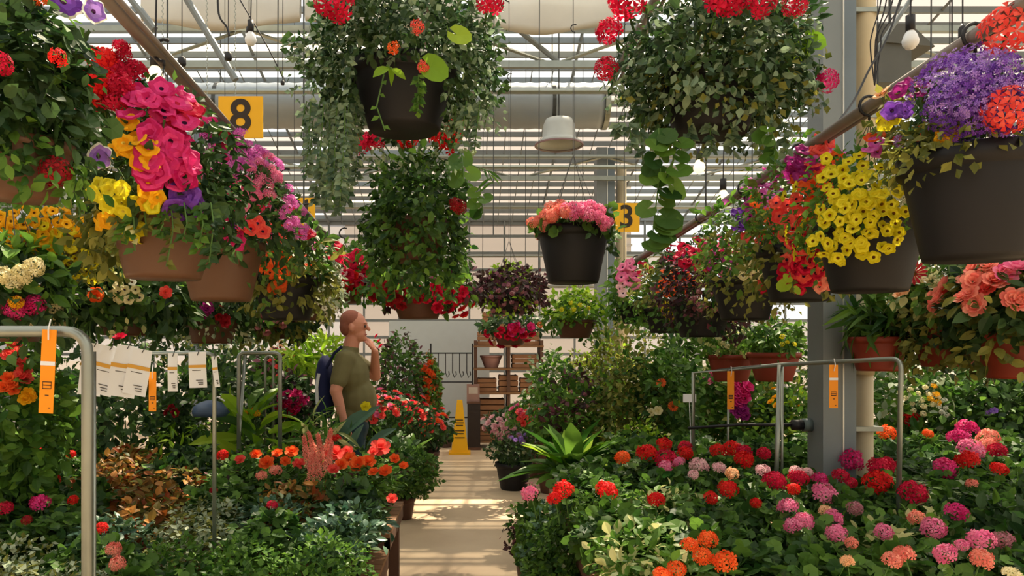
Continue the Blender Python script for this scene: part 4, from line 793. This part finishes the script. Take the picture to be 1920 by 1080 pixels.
# right frame: two arches joined
def pz(px, py, Y): return P(px, py, Y)
o0 = pz(1690, 672, 3.39)
arch('plant_cart', 'galvanised pipe frame standing among the right geraniums in front of the column',
     [(o0.x-.02, 3.39, .5), ]+bend((o0.x-.02, 3.39, .5), o0, pz(1460, 684, 4.0), .05)+[pz(1465, 684, 4.0), pz(1373, 692, 4.6), pz(1300, 699, 4.6), (pz(1300, 699, 4.6).x, 4.6, .6)], .011,
     [('post', [pz(1462, 684, 4.0), (pz(1452, 684, 4.0).x, 4.0, .56)], .012), ('post', [pz(1467, 684, 4.01), (pz(1467, 684, 4.0).x, 4.01, .56)], .007), ('post', [pz(1366, 692, 4.59), (pz(1364, 692, 4.59).x, 4.59, .62)], .007)])
# hanging tags
def hangtag(label, px, y0, y1, Y, wpx, band=None, lean=0):
    a = P(px, y0, Y); h = (y1-y0)/F0*Y; wd = wpx/F0*Y
    t = empty('price_tag', a, label, 'tag'); t.rotation_euler = (0, lean, 0)
    mb = MB(); mb.box((-wd/2, -.001, -h), (wd/2, .001, 0)); mb.build('strip', ORG, t)
    mb = MB(); mb.tube([(0, -.004, -.03), (.003, -.012, .0), (.002, 0, .03)], .0022, 5); mb.build('clip', WCARD, t)
    if band:
        mb = MB(); mb.box((-wd/2, -.0022, -h*band-.012), (wd/2, -.0012, -h*band)); mb.build('white_band', WCARD, t)
    mb = MB()
    for z0, x0, x1 in ((.62, -.3, .32), (.66, -.3, .32), (.7, -.3, .3), (.78, -.1, .15), (.93, .15, .3)): mb.box((x0*wd, -.0022, -h*z0-.0022*Y/2), (x1*wd, -.0012, -h*z0))
    mb.box((-.3*wd, -.0022, -h*.7), (-.27*wd, -.0012, -h*.62)); mb.box((.29*wd, -.0022, -h*.7), (.32*wd, -.0012, -h*.62)); mb.build('print', INK, t)
hangtag('long orange tag clipped to the near pipe frame at left', 93, 618, 775, 2.165, 27, .38, .045)
hangtag('short orange tag hanging beside the white price cards', 286, 697, 771, 3.3, 14)
hangtag('orange tag on the right frame in front of the grey column', 1563, 684, 765, 3.62, 16, .3)
hangtag('orange tag at the left end of the right frame', 1370, 696, 768, 4.55, 13)
def card(label, px, y0, y1, Y, wpx, lean=0, taper=1.0, rz=0):
    a = P(px, y0, Y); h = (y1-y0)/F0*Y; wd = wpx/F0*Y
    t = empty('price_card', a, label, 'price card', 'white price cards on the rack'); t.rotation_euler = (0, lean, rz)
    mb = MB(); w0 = wd*taper; V = []
    for y in (-.0008, .0008): V += [(-w0/2, y, 0), (w0/2, y, 0), (wd/2, y-.004, -h*.5), (wd/2, y, -h), (-wd/2, y, -h), (-wd/2, y-.004, -h*.5)]
    mb.add(V, [(0, 5, 2, 1), (5, 4, 3, 2), (6, 7, 8, 11), (11, 8, 9, 10), (0, 1, 7, 6), (3, 4, 10, 9), (1, 2, 8, 7), (2, 3, 9, 8), (4, 5, 11, 10), (5, 0, 6, 11)]); mb.build('sheet', WCARD, t)
    mb = MB(); mb.box((-wd*.49, -.0065, -h*.44), (wd*.49, -.0052, -h*.36)); mb.build('gold_band', solid('band_gold', (214, 160, 60), .5, 0, .05), t)
    mb = MB()
    for z, x0, x1 in ((.52, -.3, .2), (.8, -.1, .3), (.86, 0, .3), (.91, .05, .3)): mb.box((x0*wd, -.0055, -h*z), (x1*wd, -.0035, -h*z+.003))
    mb.build('print', INK, t)
    mb = MB(); mb.tube([(0, -.003, -.015), (.01, -.004, .01), (0, .002, .04)], .002, 5); mb.build('clip', WIRE, t)
card('white price card half hidden behind the near frame pole', 178, 644, 742, 3.34, 42, .12, .9)
card('white price card leaning left, second of the cards', 208, 650, 742, 3.32, 46, .25, .6)
card('large white price card in front of the middle of the row', 240, 648, 745, 3.3, 52, .15, .75)
card('white price card leaning over the large one, right of it', 268, 655, 742, 3.28, 44, .2, .8)
card('narrow curled white price card standing alone', 324, 662, 734, 3.33, 18, 0)
card('wide short white price card near the right end of the row', 370, 660, 727, 3.33, 33, -.03)
card('thin edge on white price card at the right end of the row', 401, 668, 726, 3.33, 10, -.12)
t = empty('rose_bloom_clip', P(225, 632, 3.36), 'small crimson flower sticking up above the price cards', 'flower'); put_bloom(t, 'rose', 'crim', (0, 0, 0), (0, -.6, 1), .06)

# ------------------------------------------------------------------ signs
def sign(label, num, px0, py0, px1, py1, Y, top=None):
    top = roofz(Y)
    c = P((px0+px1)/2, py1, Y); wd = (px1-px0)/F0*Y; h = (py1-py0)/F0*Y
    t = empty('aisle_sign', c, label, 'sign'); mb = MB(); mb.box((-wd/2, -.006, 0), (wd/2, .006, h)); mb.build('board', YSIGN, t)
    cu = bpy.data.curves.new('digit', 'FONT'); cu.body = num; cu.size = h*1.08; cu.align_x = 'CENTER'; cu.align_y = 'CENTER'; cu.extrude = .0015; cu.offset = h*.018; cu.materials.append(INK)
    tmp = bpy.data.objects.new('digit_curve', cu); me = bpy.data.meshes.new_from_object(tmp); bpy.data.objects.remove(tmp); ob('digit', me, t, (0, -.0085, h*.5), (math.pi/2, 0, 0))
    for sx in (-1, 1):
        mb = MB(); mb.tube([(sx*wd*.36, 0, h-.02), (sx*wd*.36, 0, top-c.z)], .0025, 5); mb.build('suspension_wire', WIRE, t)
sign('large yellow aisle sign reading 8, crossed by the left pipe', '8', 410, 181, 493, 259, 5.0)
sign('small yellow aisle sign reading 3 near the far grey column', '3', 1150, 381, 1199, 435, 8.2, 4.6)
sign('yellow aisle sign half hidden behind the left pipe, its number barely showing', '4', 545, 371, 591, 426, 8.2, 4.6)

# ------------------------------------------------------------------ lamps, fan, heater, cords
t = empty('dome_lamp', P(1048, 272, 8.5), 'pale grey bell shaped lamp with a wide brim under the duct', 'lamp')
mb = MB(); mb.lathe([(.26, -.01), (.27, .02), (.21, .05), (.19, .08), (.18, .22), (.15, .29), (.001, .31)], 28); mb.build('shade', solid('lamp_shade_grey', (186, 190, 188), .5), t, True)
mb = MB(); mb.lathe([(.278, -.012), (.278, .006), (.262, .006), (.262, -.012), (.278, -.012)], 28); mb.build('brim_ring', solid('dull_red_ring', (130, 100, 100), .6), t, True)
mb = MB(); mb.tube([(0, 0, .31), (0, 0, 5.9-t.location.z)], .008, 6); mb.build('stem', WIRE, t)
def bulb(label, px, py, Y, lit=True, socket=BLACK):
    top = roofz(Y)
    t = empty('pendant_bulb', P(px, py, Y), label, 'light bulb', 'bulbs on black cords')
    mb = MB(); mb.lathe([(.0001, -.085), (.02, -.08), (.034, -.06), (.036, -.045), (.028, -.02), (.016, .0)], 16)
    g = MATS.get('bulb_glow') 
    if not g:
        g = bpy.data.materials.new('bulb_glow'); g.use_nodes = True; b = g.node_tree.nodes['Principled BSDF']; b.inputs['Emission Color'].default_value = (1, .75, .4, 1); b.inputs['Emission Strength'].default_value = 1.2; b.inputs['Base Color'].default_value = (.9, .85, .7, 1); MATS['bulb_glow'] = g
    mb.build('bulb', g if lit else WCARD, t, True)
    mb = MB(); mb.tube([(0, 0, 0), (0, 0, .07)], .02, 12); mb.build('socket', socket, t, True)
    mb = MB(); mb.tube([(0, 0, .07), (0.005, 0, .3), (0, 0, top-t.location.z)], .004, 5); mb.build('cord', BLACK, t)
bulb('warm lit bulb by the left pipe, above the magenta petunias', 291, 125, 3.0)
bulb('warm lit bulb hanging below the leafy basket beside the column', 1311, 300, 4.6)
bulb('warm lit bulb just above the right pipe', 1356, 357, 4.6)
bulb('pale bulb in a dark socket at top right, by the hanging cords', 1707, 58, 3.4, False)
bulb('pale bulb high at left beside the 8 sign', 470, 60, 4.6, False)
def weight(label, px, py, Y, h, r):
    top = roofz(Y)
    t = empty('hanging_fitting', P(px, py, Y), label, 'fitting', 'black fittings on cords'); mb = MB(); mb.lathe([(.001, -h/2), (r*.8, -h/2), (r, -h*.3), (r, h*.3), (r*.4, h/2), (.001, h/2)], 14); mb.build('body', BLACK, t, True)
    mb = MB(); mb.tube([(0, 0, h/2), (.003, 0, top-t.location.z)], .003, 5); mb.build('cord', BLACK, t)
weight('black cylindrical fitting on a cord above the left pipe', 341, 115, 4.4, .055, .025); weight('black fitting on a cord right of the first one, above the 8 sign', 428, 105, 4.4, .05, .022)
weight('small black fitting high over the 8 sign', 467, 55, 4.6, .04, .018); weight('slim black drip nozzle hanging at top right', 1805, 68, 3.0, .1, .016); weight('small black nozzle beside the slim one at top right', 1785, 88, 3.0, .03, .01); weight('small black fitting on the cord left of the 3 sign', 1445, 322, 5.6, .05, .02)
weight('small dark fitting on a cord between duct and the 8 sign', 530, 155, 5.2, .03, .014)
t = empty('unit_heater', P(1655, 170, 6.2), 'dark grey box heater under the roof at upper right', 'heater')
mb = MB(); mb.box((-.14, -.2, 0), (.12, .2, .32)); mb.build('casing', solid('heater_grey', (86, 88, 86), .6), t)
mb = MB(); mb.add([(-.16, -.22, .32), (.3, -.22, .28), (.3, .22, .28), (-.16, .22, .32), (-.16, -.22, .46), (.1, -.22, .46), (.1, .22, .46), (-.16, .22, .46)], [(3, 2, 1, 0), (4, 5, 6, 7), (0, 1, 5, 4), (1, 2, 6, 5), (2, 3, 7, 6), (3, 0, 4, 7)]); mb.build('hood', solid('heater_grey', (86, 88, 86)), t)
mb = MB(); mb.tube([(-.1, 0, .46), (-.1, 0, 5.55-t.location.z)], .012, 6); mb.tube([(.06, 0, .46), (.06, 0, 5.55-t.location.z)], .012, 6); mb.build('hanging_rods', WIRE, t)
def cord(label, pts, r=.006, name='cable'):
    P0 = [Vector(p) for p in pts]; Q = []
    for i in range(len(P0)-1):
        a = P0[max(i-1, 0)]; b = P0[i]; c = P0[i+1]; d = P0[min(i+2, len(P0)-1)]
        for k in range(6):
            t = k/6; Q.append(.5*((2*b)+(c-a)*t+(2*a-5*b+4*c-d)*t*t+(3*b-a-3*c+d)*t**3))
    Q.append(P0[-1]); mb = MB(); mb.tube(Q, r, 7); return tag(mb.build(name, BLACK, None, True), label, 'cord')
cord('black hose sweeping down from top right to the right pipe in front of the column', [P(1705, -60, 3.6), P(1668, 60, 3.5), P(1630, 130, 3.4), P(1600, 190, 3.3), P(1560, 242, 3.05)], .005)
for i, (x0, x1, n) in enumerate(((1652, 1636, 'leftmost'), (1662, 1645, 'second'), (1674, 1648, 'third'), (1690, 1655, 'rightmost'))):
    cord('%s black cable of the bundle hanging beside the beige pipe' % n, [P(x0+10, -120, 3.9), P(x0, 0, 3.9), P(x1, 60, 3.9), P(x1-4, 90, 3.9), P(1640, 160, 3.9)], .0035)
cord('loose cable looping down at upper left beside the pipe', [P(408, -40, 4.2), P(410, 25, 4.2), P(425, 50, 4.2), P(430, 68, 4.2)], .006)
cord('thin cable sloping down from the roof toward the 8 sign', [P(450, 0, 5.6), P(500, 85, 5.6), P(530, 145, 5.6)], .005)
for i, (a, b, Y, r, l) in enumerate((((345, -10), (442, 150), 5.6, .026, 'dark diagonal brace pipe at upper left'), ((962, 48), (1045, 115), 8.0, .03, 'grey diagonal brace under the folded shade cloth'), ((240, -10), (290, 55), 6.0, .03, 'short grey diagonal brace at top left'), ((1950, -365), (1640, 100), 5.2, .016, 'dark diagonal strut at upper right'))):
    mb = MB(); mb.tube([P(*a, Y), P(*b, Y)], r, 8); tag(mb.build('brace_pipe', STEEL), l, 'brace')
for i, px in enumerate((305, 388, 441, 575)):
    mb = MB()
    zt = roofz(7.2); zb = P(px, 318, 7.2).z; m_ = int((zt-zb)/.027)
    for k in range(m_): q = P(px, 318, 7.2); mb.tube([(q.x, 7.2, zb+k*.027), (q.x+(.008 if k % 2 else -.008), 7.2, zb+k*.027+.021)], .005, 4)
    if i < 3: tag(mb.build('chain', GALV), '%s of the three thin chains hanging at upper left' % ('leftmost', 'middle', 'rightmost')[i], 'chain')
# vertical wires in the middle distance
wires = [(520, 5.6, 40, 330), (640, 9, 60, 420), (665, 9.6, 60, 480), (905, 9.4, 250, 520), (925, 6.4, 30, 440), (985, 9.8, 270, 560), (1010, 7, 100, 520), (1092, 9.9, 240, 540), (1410, 6, 60, 420), (1375, 7.2, 200, 430), (1500, 5.8, 0, 420), (1170, 7.6, 0, 560), (1745, 5, 0, 240), (1780, 6, 0, 230)]
nm = ['left of the 8 sign basket', 'left of the ivy basket', 'just left of the ivy basket', 'right of the ivy basket', 'right of the middle, near', 'left of the dome lamp', 'left of the pink geranium basket', 'right of the dome lamp', 'above the right pipe', 'behind the leafy right basket', 'beside the column', 'beside the 3 sign', 'at upper right', 'rightmost at upper right']
for (px, Y, y0, y1), s in zip(wires, nm):
    mb = MB(); a = P(px, y1, Y); mb.tube([a, (a.x+.01, a.y, roofz(Y))], .005, 5); tag(mb.build('hanging_wire', WIRE), 'thin dark vertical wire %s' % s, 'wire')
# black irrigation bar and valve at the column
t = empty('irrigation_boom', P(1505, 797, 4.25), 'black irrigation arm with a cylindrical valve fixed to the grey column', 'irrigation')
mb = MB(); a = P(1290, 803, 4.5)-t.location; mb.tube([a, P(1390, 796, 4.35)-t.location, (-.03, 0, 0)], .009, 8); mb.build('arm', BLACK, t, True)
mb = MB(); mb.tube([(-.06, 0, 0), (.0, 0, 0)], .03, 14); mb.build('valve_cap', BLACK, t, True)
mb = MB(); mb.tube([(.0, 0, 0), (.05, 0, 0)], .038, 14); mb.build('valve_body', solid('valve_grey', (90, 104, 106), .5), t, True)
# white labels in the right frame
t = empty('plant_label', P(1293, 745, 4.6), 'small white plant label at the left end of the right frame', 'label'); mb = MB(); mb.box((-.04, -.002, -.03), (.04, .002, .02)); mb.build('sheet', WCARD, t); mb = MB(); mb.tube([(0, .004, -.03), (0.02, .004, -.6)], .003, 5); mb.build('stake', WCARD, t)

# ------------------------------------------------------------------ far end: cone, shelving, panel, goods
t = empty('caution_cone', (P(862, 848, 11.2).x, 11.2, 0), 'tall yellow four sided wet floor cone standing at the end of the aisle', 'cone')
YC = solid('cone_yellow', (240, 178, 6), .5, 0, .05)
mb = MB(); h = .8; b0, b1 = .125, .04
V = [(sx*b, sy*b, z) for b, z in ((b0, .03), (b1, h)) for sx, sy in ((-1, -1), (1, -1), (1, 1), (-1, 1))]
mb.add(V, [(0, 1, 5, 4), (1, 2, 6, 5), (2, 3, 7, 6), (3, 0, 4, 7), (4, 5, 6, 7), (3, 2, 1, 0)]); mb.build('body', YC, t)
mb = MB(); mb.box((-.16, -.16, 0), (.16, .16, .03)); mb.build('base', YC, t)
mb = MB()
for k, (z, wd) in enumerate(((.5, .1), (.46, .12), (.42, .1), (.34, .14), (.3, .12), (.24, .15))):
    f = b0+(b1-b0)*(z-.03)/(h-.03); mb.box((-wd/2, -f-.004, z), (wd/2, -f+.002, z+.014))
mb.build('print', INK, t)
# white panel wall at the far end
mb = MB(); mb.box((-1.4, 13.0, 0), (.35, 13.1, 2.05)); tag(mb.build('partition_panel', solid('pale_panel', (196, 204, 206), .7, 0, .05)), 'plain pale grey panel at the far end, left of the brown shelving', 'panel')
sh = empty('shelving_unit', (.62, 12.0, 0), 'brown timber shelving stacked with crates at the end of the aisle', 'shelf')
for x in (-.52, 0, .52): mb = MB(); mb.box((x-.025, -.25, 0), (x+.025, .25, 1.7)); mb.build('upright', DWOOD, sh)
ZS = [.12, .5, .88, 1.26, 1.62]
for z in ZS: mb = MB(); mb.box((-.55, -.27, z-.03), (.55, .27, z)); mb.build('shelf_board', WOOD, sh)
CR = solid('crate_wood', (150, 104, 70), .7, 0, .25, 9)
def crate(X, Y, z, wd, h, d, lab, mat=CR):
    t = empty('wooden_crate', (X, Y, z), lab, 'crate', 'crates on the shelving'); mb = MB()
    for k in range(3):
        a = h*(k/3+.03); b = h*((k+1)/3-.03)
        mb.box((-wd/2, -d/2, a), (wd/2, -d/2+.012, b)); mb.box((-wd/2, d/2-.012, a), (wd/2, d/2, b)); mb.box((-wd/2, -d/2+.012, a), (-wd/2+.012, d/2-.012, b)); mb.box((wd/2-.012, -d/2+.012, a), (wd/2, d/2-.012, b))
    mb.box((-wd/2+.012, -d/2+.012, 0), (wd/2-.012, d/2-.012, .012)); mb.build('slats', mat, t)
    for sx in (-1, 1):
        for sy in (-1, 1): mb = MB(); mb.box((sx*(wd/2-.024)-.011, sy*(d/2-.024)-.011, .012), (sx*(wd/2-.024)+.011, sy*(d/2-.024)+.011, h)); mb.build('corner_post', DWOOD, t)
names = ('left', 'middle', 'right')
for k, z in enumerate(ZS):
    row = ('bottom', 'second lowest', 'middle', 'fourth', 'top')[k]
    for j, x in enumerate((-.34, .0, .34) if k in (4, 2) else (-.27, .27)):
        wd = .3 if k in (4, 2) else .42
        if (k, j) in ((1, 1), (3, 0)):
            t = empty('planter_bowl', (.62+x, 11.98, z), 'pinkish ceramic bowl on the %s shelf, %s place' % (row, ('left', 'right')[j]), 'planter'); pot_mesh(.2, .17, .11, 20).build('bowl', solid('pink_ceramic', (176, 130, 120), .4), t, True); continue
        crate(.62+x, 12.0, z+.001, wd, .22+.05*((k+j) % 2), .4, 'slatted wooden crate on the %s shelf, %s place' % (row, names[j] if k in (4, 2) else ('left', 'right')[j]))
crate(.46, 12.0, ZS[4]+.29, .5, .24, .38, 'wide wooden crate stacked highest on the shelving')
t = empty('dark_cabinet', (.07, 11.7, 0), 'narrow dark cabinet between the yellow cone and the shelving', 'cabinet')
mb = MB(); mb.box((-.1, -.15, .04), (.1, .15, .72)); mb.build('body', solid('dark_brown', (44, 34, 30), .6), t); mb = MB(); mb.box((-.11, -.16, .0), (.11, .16, .04)); mb.build('plinth', DWOOD, t); mb = MB(); mb.box((-.11, -.16, .72), (.11, .16, .75)); mb.build('top_board', DWOOD, t)
t = empty('cardboard_box', (.06, 11.7, .75), 'pinkish box with a pale label on the dark cabinet', 'box'); mb = MB(); mb.box((-.1, -.12, 0), (.1, .12, .26)); mb.build('body', solid('dull_pink_card', (150, 116, 106), .8), t); mb = MB(); mb.box((-.07, -.123, .12), (.07, -.12, .22)); mb.build('label_sheet', solid('label_grey', (190, 176, 164), .6), t)
# pot rack with hooks behind the man
t = empty('garden_hook_rack', (-.95, 11.6, 0), 'black metal rack of garden hooks in front of the pale panel', 'rack'); 
for x in (-.35, .35, 1.0): mb = MB(); mb.tube([(x, 0, 0), (x, 0, 1.65)], .015, 6); mb.build('post', BLACK, t)
for z in (.5, 1.05, 1.5): mb = MB(); mb.tube([(-.35, 0, z), (1.0, 0, z)], .012, 6); mb.build('bar', BLACK, t)
for i in range(12):
    x = -.3+i*.11; mb = MB(); mb.tube([(x, -.02, 1.5), (x, -.04, 1.2), (x+.03, -.05, 1.12), (x+.06, -.05, 1.17), (x+.05, -.05, 1.22)], .008, 5); mb.build('hook', BLACK, t)
k = 0
for (px, z, Y, r, h, c, lab) in ((835, 0, 11.9, .14, .3, (88, 70, 64), 'dark glazed pot on the floor left of the cone'), (800, 0, 12.3, .16, .36, (120, 100, 90), 'taupe pot on the floor behind the cone'), (770, 0, 11.9, .15, .3, (150, 130, 118), 'pale taupe pot beside the hook rack'),
      (945, 0, 10.9, .13, .26, (120, 84, 72), 'reddish brown empty pot in front of the shelving, left'), (985, 0, 10.8, .13, .3, (160, 140, 128), 'pale stone pot in front of the shelving, right')):
    t = empty('glazed_pot', (P(px, 0, Y).x, Y, z), lab, 'pot', 'empty pots at the far end'); pot_mesh(h, r, r*.7, 20).build('pot_body', solid('glaze%d' % c[0], c, .35), t, True)

# ------------------------------------------------------------------ the man
def fused(name, shapes, mat, parent, voxel=.009, smooth=4):
    """one continuous surface grown from overlapping limbs: ('e', centre, radii) or ('c', p0, r0, p1, r1[, squash])"""
    mb = MB()
    for sh in shapes:
        if sh[0] == 'e':
            c, R = sh[1], sh[2]; V = [(c[0], c[1], c[2]-R[2])]; n, m = 14, 9
            for i in range(1, m):
                ph = math.pi*i/m
                for k in range(n): a = 2*math.pi*k/n; V.append((c[0]+R[0]*math.sin(ph)*math.cos(a), c[1]+R[1]*math.sin(ph)*math.sin(a), c[2]-R[2]*math.cos(ph)))
            V.append((c[0], c[1], c[2]+R[2])); L = len(V)-1
            Fs = [(0, 1+(k+1) % n, 1+k) for k in range(n)]+[(1+i*n+k, 1+i*n+(k+1) % n, 1+(i+1)*n+(k+1) % n, 1+(i+1)*n+k) for i in range(m-2) for k in range(n)]+[(L, L-n+k, L-n+(k+1) % n) for k in range(n)]
            mb.add(V, Fs)
        else:
            p0, r0, p1, r1 = Vector(sh[1]), sh[2], Vector(sh[3]), sh[4]; d = (p1-p0).normalized()
            pts = [p0-d*r0*math.cos(a) for a in (0.25, .8, 1.3)]+[p0.lerp(p1, .33), p0.lerp(p1, .66)]+[p1+d*r1*math.cos(a) for a in (1.3, .8, .25)]
            rs = [r0*math.sin(a) for a in (.25, .8, 1.3)]+[r0+(r1-r0)*.33, r0+(r1-r0)*.66]+[r1*math.sin(a) for a in (1.3, .8, .25)]
            mb.tube(pts, rs, 12)
    o = mb.build(name, mat, parent, True)
    m = o.modifiers.new('fuse', 'REMESH'); m.mode = 'VOXEL'; m.voxel_size = voxel; m.use_smooth_shade = True
    m = o.modifiers.new('soften', 'SMOOTH'); m.factor = .5; m.iterations = smooth; return o
SKIN = solid('skin', (206, 140, 116), .5, 0, .06, 20); OLIVE = solid('olive_cotton', (112, 106, 70), .85, 0, .1, 20, .1); TEAL = solid('dark_teal_cloth', (20, 50, 62), .8, 0, .1)
man = empty('person', (-.955, 6.0, 0), 'man in an olive t-shirt and dark teal trousers standing side on, hand to his face', 'person')
def hand(w, d, side, curl):
    w, d, side, curl = Vector(w), Vector(d).normalized(), Vector(side).normalized(), Vector(curl).normalized(); out = []
    p = w+d*.055
    for q in (-.026, -.009, .009, .025): out.append(('c', w+side*q*.5, .017, p+side*q+d*.02, .013))
    for q, L in ((-.029, .068), (-.0098, .078), (.0098, .072), (.029, .056)):
        b = p+side*q+d*.03; m1 = b+d*L*.45+curl*.008; t = m1+d*L*.35+curl*.03
        out += [('c', b, .0098, m1, .009), ('c', m1, .009, t, .0078)]
    b = w+d*.025-side*.024; out += [('c', b, .013, b-side*.028+d*.03, .011), ('c', b-side*.028+d*.03, .011, b-side*.032+d*.062+curl*.012, .0095)]
    return out
RW, LW = (.0, -.30, 1.02), (.19, .05, 1.56)
fused('body', [('c', (0, 0, .96), .13, (.03, 0, 1.2), .135), ('c', (.03, 0, 1.2), .135, (.0, 0, 1.44), .12), ('c', (-.02, -.1, 1.48), .075, (-.02, .1, 1.48), .075), ('c', (-.015, 0, 1.5), .07, (.015, 0, 1.66), .062),
  ('e', (.03, 0, 1.775), (.1, .078, .11)), ('e', (.065, 0, 1.70), (.062, .056, .065)), ('c', (.1, 0, 1.665), .026, (.11, 0, 1.668), .024), ('c', (.122, 0, 1.775), .012, (.148, 0, 1.738), .015), ('e', (.12, 0, 1.79), (.018, .05, .012)),
  ('e', (.02, -.082, 1.745), (.02, .012, .032)), ('e', (.02, .082, 1.745), (.02, .012, .032)),
  ('c', (-.02, -.17, 1.5), .062, (-.07, -.27, 1.26), .048), ('c', (-.07, -.27, 1.26), .046, RW, .03), ('c', (-.02, .17, 1.5), .062, (.17, .23, 1.36), .05), ('c', (.17, .23, 1.36), .048, LW, .03),
  ('c', (.0, -.09, .92), .1, (.05, -.11, .5), .062), ('c', (.05, -.11, .5), .06, (.0, -.11, .09), .042), ('c', (.0, .09, .92), .1, (-.02, .11, .5), .062), ('c', (-.02, .11, .5), .06, (-.1, .11, .1), .042)]
  +hand(RW, (.25, -.02, -1), (1, 0, .2), (.3, .6, 0))+hand(LW, (-.4, -.25, .85), (.3, 1, 0), (-.9, 0, 0)), SKIN, man, .0065, 3)
fused('shirt', [('e', (.05, 0, 1.17), (.165, .185, .2)), ('e', (.01, 0, 1.36), (.145, .2, .2)), ('c', (.01, -.05, 1.05), .13, (.01, .05, 1.05), .13), ('c', (-.02, -.13, 1.49), .09, (-.02, .13, 1.49), .09), ('c', (-.01, 0, 1.52), .08, (.0, 0, 1.575), .072),
  ('c', (-.02, -.17, 1.5), .078, (-.055, -.24, 1.33), .068), ('c', (-.02, .17, 1.5), .078, (.09, .205, 1.42), .068)], OLIVE, man, .012, 3)
fused('trousers', [('c', (.0, -.05, .95), .145, (.0, .05, .95), .145), ('c', (.0, -.08, .93), .125, (.05, -.11, .5), .095), ('c', (.05, -.11, .5), .095, (.0, -.11, .12), .08), ('c', (.0, .08, .93), .125, (-.02, .11, .5), .095), ('c', (-.02, .11, .5), .095, (-.09, .11, .13), .08)], TEAL, man, .012, 3)
fused('hair', [('e', (.005, 0, 1.812), (.095, .082, .085)), ('e', (-.025, 0, 1.76), (.065, .076, .08))], solid('sandy_hair', (150, 92, 76), .9, 0, .2, 60), man, .01, 2)
for sx in (-1, 1):
    mb = MB(); mb.lathe([(.001, -.011), (.009, -.007), (.011, 0), (.009, .007), (.001, .011)], 10, c=(.122, sx*.032, 1.762)); mb.build('eye', solid('eye_dark', (50, 40, 36), .3), man, True)
mb = MB(); mb.tube([(.118, -.022, 1.695), (.128, 0, 1.697), (.118, .022, 1.695)], .006, 6); mb.build('mouth', solid('lip', (170, 90, 84), .5), man, True)
for x, y in ((.03, -.11), (-.07, .11)):
    fused('shoe', [('c', (x-.06, y, .05), .045, (x+.1, y, .04), .04), ('c', (x-.04, y, .05), .045, (x-.03, y, .09), .05)], solid('shoe_dark', (40, 38, 40), .6), man, .012, 2)
t = empty('shoulder_bag', (-1.16, 6.0, 1.03), 'navy bag with a white stripe slung behind the man', 'bag')
mb = MB(); V = []
for z, a in ((0, .75), (.04, .95), (.2, 1.0), (.36, .95), (.45, .7), (.5, .3)):
    for k in range(14):
        q = 2*math.pi*k/14; V.append((.075*a*math.cos(q), .15*a*math.sin(q), z))
n = 14; mb.add(V, [(i*n+k, i*n+(k+1) % n, (i+1)*n+(k+1) % n, (i+1)*n+k) for i in range(5) for k in range(n)]+[tuple(range(n-1, -1, -1)), tuple(5*n+k for k in range(n))]); mb.build('body', solid('navy_cloth', (28, 36, 84), .8), t, True)
mb = MB(); mb.tube([(-.03, -.147, .12), (-.035, -.155, .25), (-.02, -.148, .36)], .014, 6); mb.build('stripe', WCARD, t)
mb = MB(); mb.tube([(.03, -.1, .4), (.1, -.13, .52), (.16, -.14, .57)], .012, 6); mb.build('strap', solid('navy_cloth', (28, 36, 84)), t)
# paddle leaved plant in front of the man, and a wrapped pot
t = empty('banana_plant', (-.9, 5.42, 0), 'young plant with two long paddle leaves in front of the man', 'potted plant')
pot_mesh(.24, .13, .1, 20).build('pot', BROWN, t, True); mb = MB()
for tip, base in ((P(685, 758, 5.4), P(622, 835, 5.4)), (P(730, 800, 5.35), P(690, 835, 5.35)), (P(560, 850, 5.4), P(610, 870, 5.4)), (P(668, 800, 5.5), P(655, 850, 5.5))):
    b = np.array([tuple(base-t.location)]); ax = np.array([tuple(tip-base)]); leaves_into(mb, 'blade', b, ax, np.array([[-.5, -1, .5]]), [(tip-base).length*1.1], 0)
    mb.tube([(0, 0, .2), tuple(base-t.location)], .008, 6, 1)
mb.build('foliage', [LEAF['blue'], STEM], t)
put_bloom(t, 'begonia', 'yellow', P(686, 762, 5.38)-t.location, (0, -1, .4), .07)
# blue folded sheet seen at left among the shrubs
t = empty('blue_bag', P(395, 765, 5.3), 'blue grey plastic bag among the foliage behind the price cards', 'bag'); mb = MB()
V = []; rr = random.Random(3)
for i, z in enumerate((-.06, -.03, .01, .04, .055)):
    for k in range(12): q = 2*math.pi*k/12; a = (.9, 1, .9, .6, .2)[i]*rr.uniform(.85, 1.1); V.append((.13*a*math.cos(q), .09*a*math.sin(q), z))
mb.add(V, [(i*12+k, i*12+(k+1) % 12, (i+1)*12+(k+1) % 12, (i+1)*12+k) for i in range(4) for k in range(12)]+[tuple(range(11, -1, -1)), tuple(48+k for k in range(12))]); mb.build('body', solid('blue_plastic', (70, 90, 120), .4), t, True)
mb = MB(); mb.tube([(.02, 0, .05), (.05, 0, .08), (.1, 0, .05)], .006, 5); mb.build('handle', WCARD, t)
